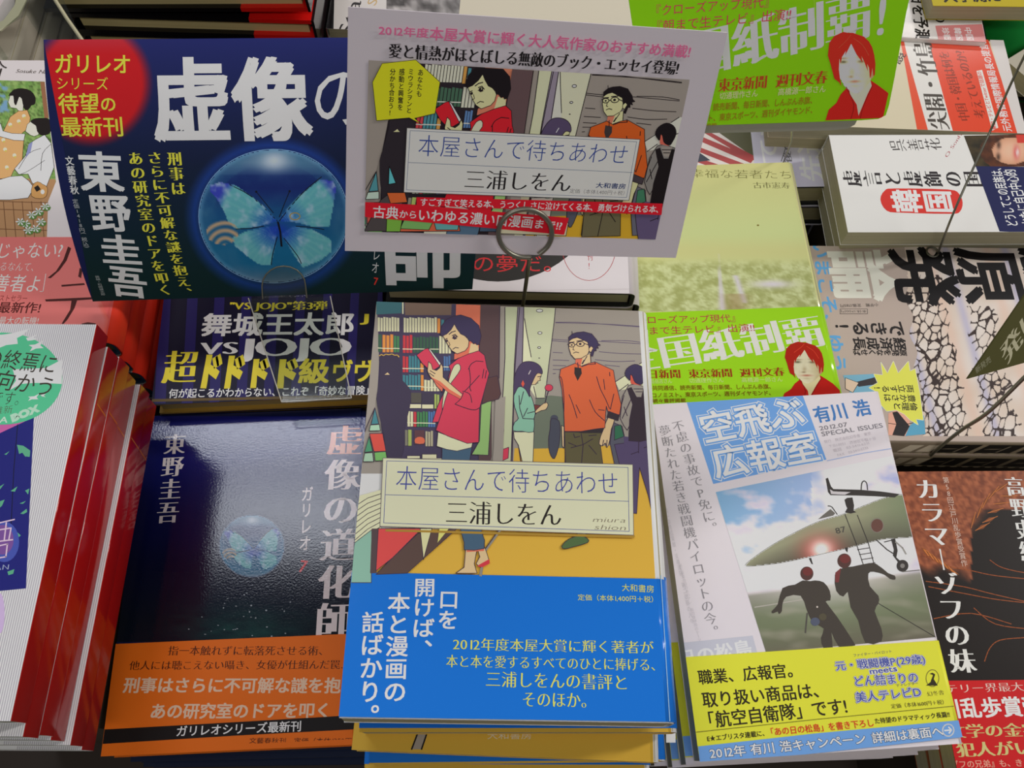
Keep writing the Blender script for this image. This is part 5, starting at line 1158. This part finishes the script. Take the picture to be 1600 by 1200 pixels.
# pale paperbacks, far left
for i in range(4):
    M = pose(at(14, 104, .775) + Vector((-.0655 + .0015 * (i % 2), .096, -.0202 * i)), 1.0)
    book('paperback', ['uppermost grey white paperback in the far left stack', 'second grey white paperback in the far left stack, ribbed spine showing', 'third grey white paperback in the far left stack', 'lowest grey white paperback in the far left stack'][i], M, .131, .188, .0185, 'R', (176, 168, 152), (176, 168, 152), r=.004, fin='satin', group='grey white paperbacks at the far left')
riser_under(M, .131, .188, M.translation.z - .019)
qM = corner((66, 84), .665, 3, .1, .188, 'bl')
book('hardback', 'dark reddish brown hardback low between the far stacks', qM, .1, .188, .02, 'R', (96, 64, 46), (60, 50, 36), r=.003, fin='gloss', hard=True); riser_under(qM, .1, .188, qM.translation.z - .0204)

# ------------------------------------------------------------------ display cards
# white card with the shop scene
wpM = pose((.005, .24, .956), -9.5, 58.8, 19.3); wp = Surf(wpM)
wr = card('display_card', 'white display card printed with the shop scene and pink heading, held in a wire ring', 'card', wp, [(544, 11), (1137, 51), (1056, 403), (539, 392)], .0008, (198, 190, 196), 'matte', n=2)
k = Ink(wp, 'matte')
def hom(x, y):
    x -= 800; y -= 600; w = .2459 * x / 1000 - .0334 * y / 1000 + 1
    return ((1.2884 * x - .1808 * y + 838.7608) / w, (.0641 * x + 1.1309 * y + 223.3848) / w)
KK = K; K = 1.75
FRM = [(576, 94), (1078, 124.5), (1024, 374), (569.5, 361)]
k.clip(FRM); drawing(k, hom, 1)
k.zoom(520, 0, 2.667)
for P, c in (([(130, 960), (200, 830), (240, 800), (300, 800), (260, 960)], (70, 64, 64)), ([(225, 800), (300, 800), (310, 840), (240, 845)], (216, 90, 44)), ([(235, 690), (262, 760), (232, 765)], (84, 170, 176)), ([(250, 940), (370, 905), (520, 915), (530, 960), (250, 962)], (196, 88, 60)), ([(300, 905), (420, 915), (400, 955), (280, 950)], (110, 160, 90)), ([(420, 920), (525, 925), (520, 955), (430, 955)], (90, 150, 150)), ([(620, 900), (700, 905), (690, 962), (610, 962)], (62, 82, 104)), ([(700, 905), (980, 925), (970, 980), (690, 970)], (186, 180, 152)), ([(225, 900), (290, 905), (280, 962), (222, 962)], (110, 160, 60))): k.poly(P, c, 0, (24, 18, 20), 1)
k.clip(None)
k.text('2012年度', 190, 123, 400, 136, 44, (206, 92, 130), 'B'); k.text('本屋大賞に輝く大人気作家のおすすめ満載!', 402, 136, 1490, 214, 58, (206, 92, 130), 'B')
BK2 = (26, 22, 24)
k.text('愛と情熱がほとばしる無敵のブック・エッセイ登場!', 232, 208, 1440, 282, 66, BK2, 'N')
YBL = (216, 198, 30)
k.poly([(205, 262), (345, 247), (446, 340), (425, 470), (340, 490), (368, 515), (318, 488), (182, 500), (165, 340)], YBL, 0, (40, 36, 24), .8)
for t, a in (('あなたも', (366, 285, 358, 402)), ('ミウラシヲンと', (326, 282, 316, 470)), ('感動と興奮を', (288, 282, 280, 458)), ('分かち合おう!', (250, 282, 240, 480))): k.text(t, *a, 24, (40, 36, 24), 'B', True)
k.poly([(308, 530), (1278, 578), (1232, 832), (295, 798)], (206, 204, 186), 0, (70, 66, 64), 1)
k.line([(322, 541), (1264, 588), (1222, 820), (306, 788), (322, 541)], .8, (92, 104, 128)); k.line([(314, 674), (1246, 716)], .8, (92, 104, 128))
k.text('本屋さんで待ちあわせ', 352, 602, 1232, 642, 96, (40, 62, 130), 'L'); k.text('三浦しをん', 545, 742, 995, 760, 88, (30, 26, 28), 'M'); k.text('大和書房', 1094, 768, 1220, 774, 24, (40, 56, 100), 'B'); k.text('定価（本体1,400円＋税）', 985, 792, 1228, 802, 20, (80, 76, 76), 'L')
RB2 = (202, 22, 38)
k.clip(FRM); k.poly([(348, 818), (1372, 845), (1368, 893), (348, 852)], RB2); k.poly([(120, 838), (348, 850), (982, 905), (962, 975), (130, 900)], RB2); k.clip(None)
k.text('すごすぎて笑える本、うつくしさに泣けてくる本、勇気づけられる本、', 362, 838, 1375, 870, 34, (232, 222, 226), 'B')
for t, a in (('古典', (165, 878, 275, 885, 54)), ('から', (275, 888, 352, 892, 36)), ('いわゆる濃い口漫画', (352, 890, 835, 924, 54)), ('まで!?', (835, 928, 955, 938, 42))): k.text(t, *a, (232, 222, 226), 'B')
k.make('card_print', wr)
K = KK
# wire stand of the white card
wst = empty('wire_card_stand', Matrix.Identity(4), 'steel wire stand with a round ring gripping the white display card', 'stand')
def onS(sf, x, y, h): u = sf.uv(x, y); return sf.M @ Vector((u.x, u.y, h))
ring = [onS(wp, 819 + 42 * math.cos(a), 361 + 38 * math.sin(a), .0022) for a in [math.radians(80 + i * 17) for i in range(21)]]
tube('ring', ring, .00115, metal(), wst)
p0 = onS(wp, 826, 398, .0022); p1 = at(815, 492, .80); dd = (p1 - p0).normalized()
foot = p0 + dd * ((TABLE + .002 - p0.z) / dd.z)
tube('stem', [ring[0], p0, p0 + dd * .004, p0 + dd * .05, foot], .001, metal(), wst)
tube('foot_ring', [foot + Vector((.02 * math.cos(a), .02 * math.sin(a), 0)) for a in [i * .42 for i in range(15)]], .0011, metal(), wst)

# navy poster, gently bowed
nvM = pose((-.132, .295, .862), 4.2, 44.1, 0)
def bow(u, v): return .013 * (1 - (v / .0675) ** 2)
nv = Surf(nvM, bow)
K = 1.7
nr = card('display_poster', 'navy display poster with a butterfly in a glass ball and white calligraphy, bowed', 'poster', nv, [(68, 62), (772, 57), (738, 452), (145, 471)], .0007, (18, 26, 70), 'matte', n=20)
k = Ink(nv, 'matte', 6e-5)
def navy(x, y):
    c = mix((28, 34, 92), (12, 24, 52), (y - 60) / 200.); c = mix(c, (8, 36, 38), (y - 250) / 180.)
    d = math.hypot((x - 143) / 88., (y - 130) / 92.)
    if d < 1.15:
        t2 = max(0, min(1, (1.1 - d) * 5))
        c = mix(c, mix((176, 22, 28), (170, 50, 66), max(0, (85 - y) / 40.)), t2)
    e = math.hypot((x - 427) / 130., (y - 338) / 117.); c = mix(c, (24, 62, 150), max(0, 1 - abs(e - .95) / .13) * .7)
    return c
k.raster([(68, 62), (772, 57), (738, 452), (145, 471)], 210, 120, navy, k=K)
k.zoom(300, 220, 4.8)
k.raster([(45, 55), (1180, 55), (1180, 1075), (45, 1075)], 130, 110, orb, inside=lambda x, y: math.hypot((x - 612) / 562., (y - 565) / 502.) < 1, k=K * .95)
orb_lines(k); k.disc(612, 565, 562, 502, (1, 1, 1), 64, out=(110, 150, 190), w=1, fill=False)
k.h += 6e-5; k.zoom(60, 40, 2.728)
YN = (216, 190, 60); WN = (190, 192, 200)
k.text('ガリレオ', 66, 162, 398, 164, 92, YN, 'B'); k.text('シリーズ', 74, 246, 300, 248, 60, YN, 'G'); k.text('待望', 84, 332, 262, 330, 92, YN, 'B'); k.text('の', 262, 334, 334, 334, 72, YN, 'B'); k.text('最新刊', 94, 432, 366, 430, 90, YN, 'B')
k.text('虚像', 478, 318, 1165, 312, 375, (206, 206, 214), 'K'); k.text('の', 1152, 300, 1440, 300, 300, (206, 206, 214), 'G')
k.text('東', 258, 532, 278, 712, 190, WN, 'H', True); k.text('野', 294, 712, 322, 882, 170, WN, 'H', True); k.text('圭', 340, 888, 362, 1022, 170, WN, 'H', True); k.text('吾', 372, 1022, 392, 1160, 160, WN, 'H', True)
k.text('文藝春秋', 130, 555, 158, 720, 36, WN, 'B', True); k.text('定価1418円(税込)', 156, 738, 210, 960, 24, (150, 156, 160), 'G', True); k.text('装幀・石崎健太郎', 250, 1065, 278, 1150, 18, (140, 150, 150), 'G', True)
k.text('刑事は', 578, 535, 600, 725, 62, YN, 'N', True); k.text('さらに不可解な謎を抱え、', 492, 535, 640, 1160, 60, YN, 'N', True); k.text('あの研究室のドアを叩く', 410, 535, 548, 1150, 60, YN, 'N', True)
k.zoom(560, 340, 3.478)
k.text('師', 120, 190, 575, 200, 400, (176, 178, 182), 'K'); k.text('ガリレオ', 112, 20, 90, 305, 44, (176, 180, 182), 'G', True); k.text('7', 98, 315, 94, 372, 50, (196, 50, 40), 'B', True)
k.make('poster_print', nr)
K = KK
# clear acrylic holder of the navy poster
ac = empty('acrylic_card_stand', Matrix.Identity(4), 'clear acrylic stand holding the navy poster on the striped hardback', 'stand')
CL = clear_mat()
def slab(name, pts, th, m, parent):
    n = (pts[1] - pts[0]).cross(pts[2] - pts[0]).normalized() * th; N = len(pts); vs = list(pts) + [p + n for p in pts]
    return mesh(name, vs, [tuple(range(N - 1, -1, -1)), tuple(range(N, 2 * N))] + [(i, (i + 1) % N, N + (i + 1) % N, N + i) for i in range(N)], m, parent)
jz = .7695
slab('base', [at(388, 466, jz), at(516, 463, jz), at(549, 622, jz), at(440, 628, jz)], .0014, CL, ac)
tabpx = [(411, 466)] + [(444 + 34 * math.cos(a), 446 - 31 * math.sin(a)) for a in [math.pi - i * math.pi / 10 for i in range(11)]] + [(480, 464)]
tp = [onS(nv, x, y, 0) for x, y in tabpx]
NN = nv.N; tp = [p + NN * (bow(*nv.uv(*q)) + .0012) for p, q in zip(tp, tabpx)]
slab('tab', tp, .001, CL, ac)
tube('tab_rim', tp, .0004, mat((96, 98, 88), 'gloss'), ac, sm=0)
q1, q2 = onS(nv, 400, 468, -.004), onS(nv, 492, 464, -.004); 
slab('upright', [q1, q2, at(516, 463, jz), at(388, 466, jz)], .0012, CL, ac)
for a_, b_2 in (((388, 466), (440, 628)), ((516, 463), (549, 622)), ((440, 628), (549, 622))): tube('polished_edge', [at(*a_, jz + .0015), at(*b_2, jz + .0015)], .00035, mat((180, 178, 168), 'gloss'), ac, sm=0)

# green slip on its own stand
d_ = ray(1200, 100); gpP = EYE + d_ * (.42 / d_.length)
gpM = pose(gpP, 5, 60, -1); gp = Surf(gpM)
K = 1.75
GPP = [(972, -70), (1436, -70), (1416, 20), (1398, 120), (1389, 165), (1384, 180), (1372, 186), (1345, 188), (1104, 196), (1012, 200)]
K = 2.3
gr = card('display_slip', 'bright green display slip with white characters and a red haired portrait', 'card', gp, [(972, -70), (1436, -70), (1416, 20), (1398, 120), (1389, 165), (1384, 180), (1372, 186), (1345, 188), (1104, 196), (1012, 200)], .0006, (112, 170, 12), 'satin')
k = Ink(gp, 'satin'); k.clip(GPP)
# the same band at its printed size: four matched points carry it over
def gmap(x, y):
    # book-band drawing coords -> photo points on the slip
    a = (x - 722) / 373.; b = (y - 550) / 345.
    px = 1212 + 80 * a * (1 + .02 * a) - 0 * b + 16 * b * .15; py = 127 - 4 * a + 97 * b * (1 + .02 * b)
    return (px, py)
newsband(k, gmap); k.line([(1008, -70), (1010, 60), (1014, 200)], .8, (140, 190, 60))
k.clip(None); k.make('slip_print', gr)
K = KK
gs2 = empty('acrylic_slip_stand', Matrix.Identity(4), 'cloudy clear acrylic stand under the bright green slip', 'stand')
hp = [onS(gp, x, y, -.0022) for x, y in ((985, 196), (1343, 184), (1337, 196), (1326, 202), (1300, 205), (985, 212))]
m_ = mat((150, 148, 132), 'gloss')
slab('lip', hp, -.0012, m_, gs2)
slab('back', [onS(gp, 1000, -60, -.0036), onS(gp, 1330, -60, -.0036), onS(gp, 1330, 195, -.0036), onS(gp, 1000, 205, -.0036)], -.0012, CL, gs2)
b1 = onS(gp, 1243, 200, -.004)
tube('leg', [b1, at(1236, 222, .80), at(1221, 262, .7215)], .0006, metal(), gs2, sm=0)
k = None

# olive card corner and wires at the right edge
P0 = EYE + ray(1513, 591) * (.40 / ray(1513, 591).length)
olM = pose(P0, 20, 35, 18); ol = Surf(olM)
K = 1.6
orr = card('display_card', 'dark olive display card with faint white lettering poking in at the edge', 'card', ol, [(1512, 592), (1600, 463), (1700, 330), (1800, 480), (1600, 567)], .0008, (62, 60, 28), 'matte')
k = Ink(ol, 'matte'); k.text('発は、', 1566, 560, 1650, 440, 26, (150, 146, 120), 'N'); k.text('新発売', 1524, 580, 1548, 560, 9, (120, 118, 96), 'G'); k.make('card_print', orr)
K = KK
w2 = empty('wire_card_stand', Matrix.Identity(4), 'bent steel wire rising past the cell drawing to the olive card', 'stand')
z_ = olM.translation.z
tube('stem', [at(1437, 728, .60), at(1441, 722, .695), at(1500, 672, .75), at(1530, 655, .775), at(1552, 638, .79), at(1600, 590, .82), at(1660, 530, .86), onS(ol, 1690, 470, -.002)], .0011, metal(), w2)
tube('foot_ring', [at(1437, 728, .60) + Vector((.0 + .02 * math.cos(a), .02 * math.sin(a), -.038)) for a in [i * .42 for i in range(15)]], .0011, metal(), w2)
tube('post', [at(1437, 728, .60), at(1437, 728, .60) + Vector((.02, 0, -.038))], .0011, metal(), w2)
w3 = empty('wire_card_stand', Matrix.Identity(4), 'thin steel wire slanting over the white crosswise paperback', 'stand')
tube('stem', [at(1466, 394, .7232), at(1470, 384, .742), at(1490, 330, .775), at(1545, 210, .80), at(1556, 185, .81), at(1575, 140, .83), at(1600, 88, .85), at(1640, 10, .88)], .0008, metal(), w3)
tube('foot_ring', [at(1466, 394, .7232) + Vector((.004 * math.cos(a) - .004, .004 * math.sin(a), 0)) for a in [i * .42 for i in range(15)]], .0007, metal(), w3)

# clear card holder in the far left corner
c4 = empty('acrylic_card_stand', Matrix.Identity(4), 'clear bent acrylic holder over the far left stack of grey white paperbacks', 'stand')
zz = .80
slab('sheet', [at(-30, 60, zz), at(30, -40, zz), at(80, -40, zz), at(131, 66, zz), at(70, 66, zz), at(40, 22, zz)], .0012, CL, c4)
tube('polished_edge', [at(80, -10, zz), at(104, 28, zz), at(130, 65, zz)], .0013, mat((176, 170, 140), 'gloss'), c4, sm=0)
slab('leaf', [at(-30, 52, zz - .002), at(2, 50, zz - .002), at(30, 26, zz - .002), at(46, -6, zz - .002), at(60, -40, zz - .002), at(34, -40, zz - .002), at(24, 10, zz - .002), at(6, 34, zz - .002), at(-30, 46, zz - .002)], .001, mat((170, 166, 140), 'matte'), c4)
slab('white_card', [at(-60, -40, zz - .005), at(26, -40, zz - .005), at(24, 14, zz - .005), at(6, 38, zz - .005), at(-60, 52, zz - .005)], -.001, mat((190, 178, 178), 'satin'), c4)
tube('post', [at(-20, 50, zz - .001), at(-20, 50, zz - .001) + Vector((0, 0, -.0235))], .002, CL, c4, sm=0)
v, f = boxm(-3, 3, 4, 4.05, 0, 2.8); o = mesh('wall_back', v, f, mat((150, 142, 130), 'matte')); o['kind'] = 'structure'
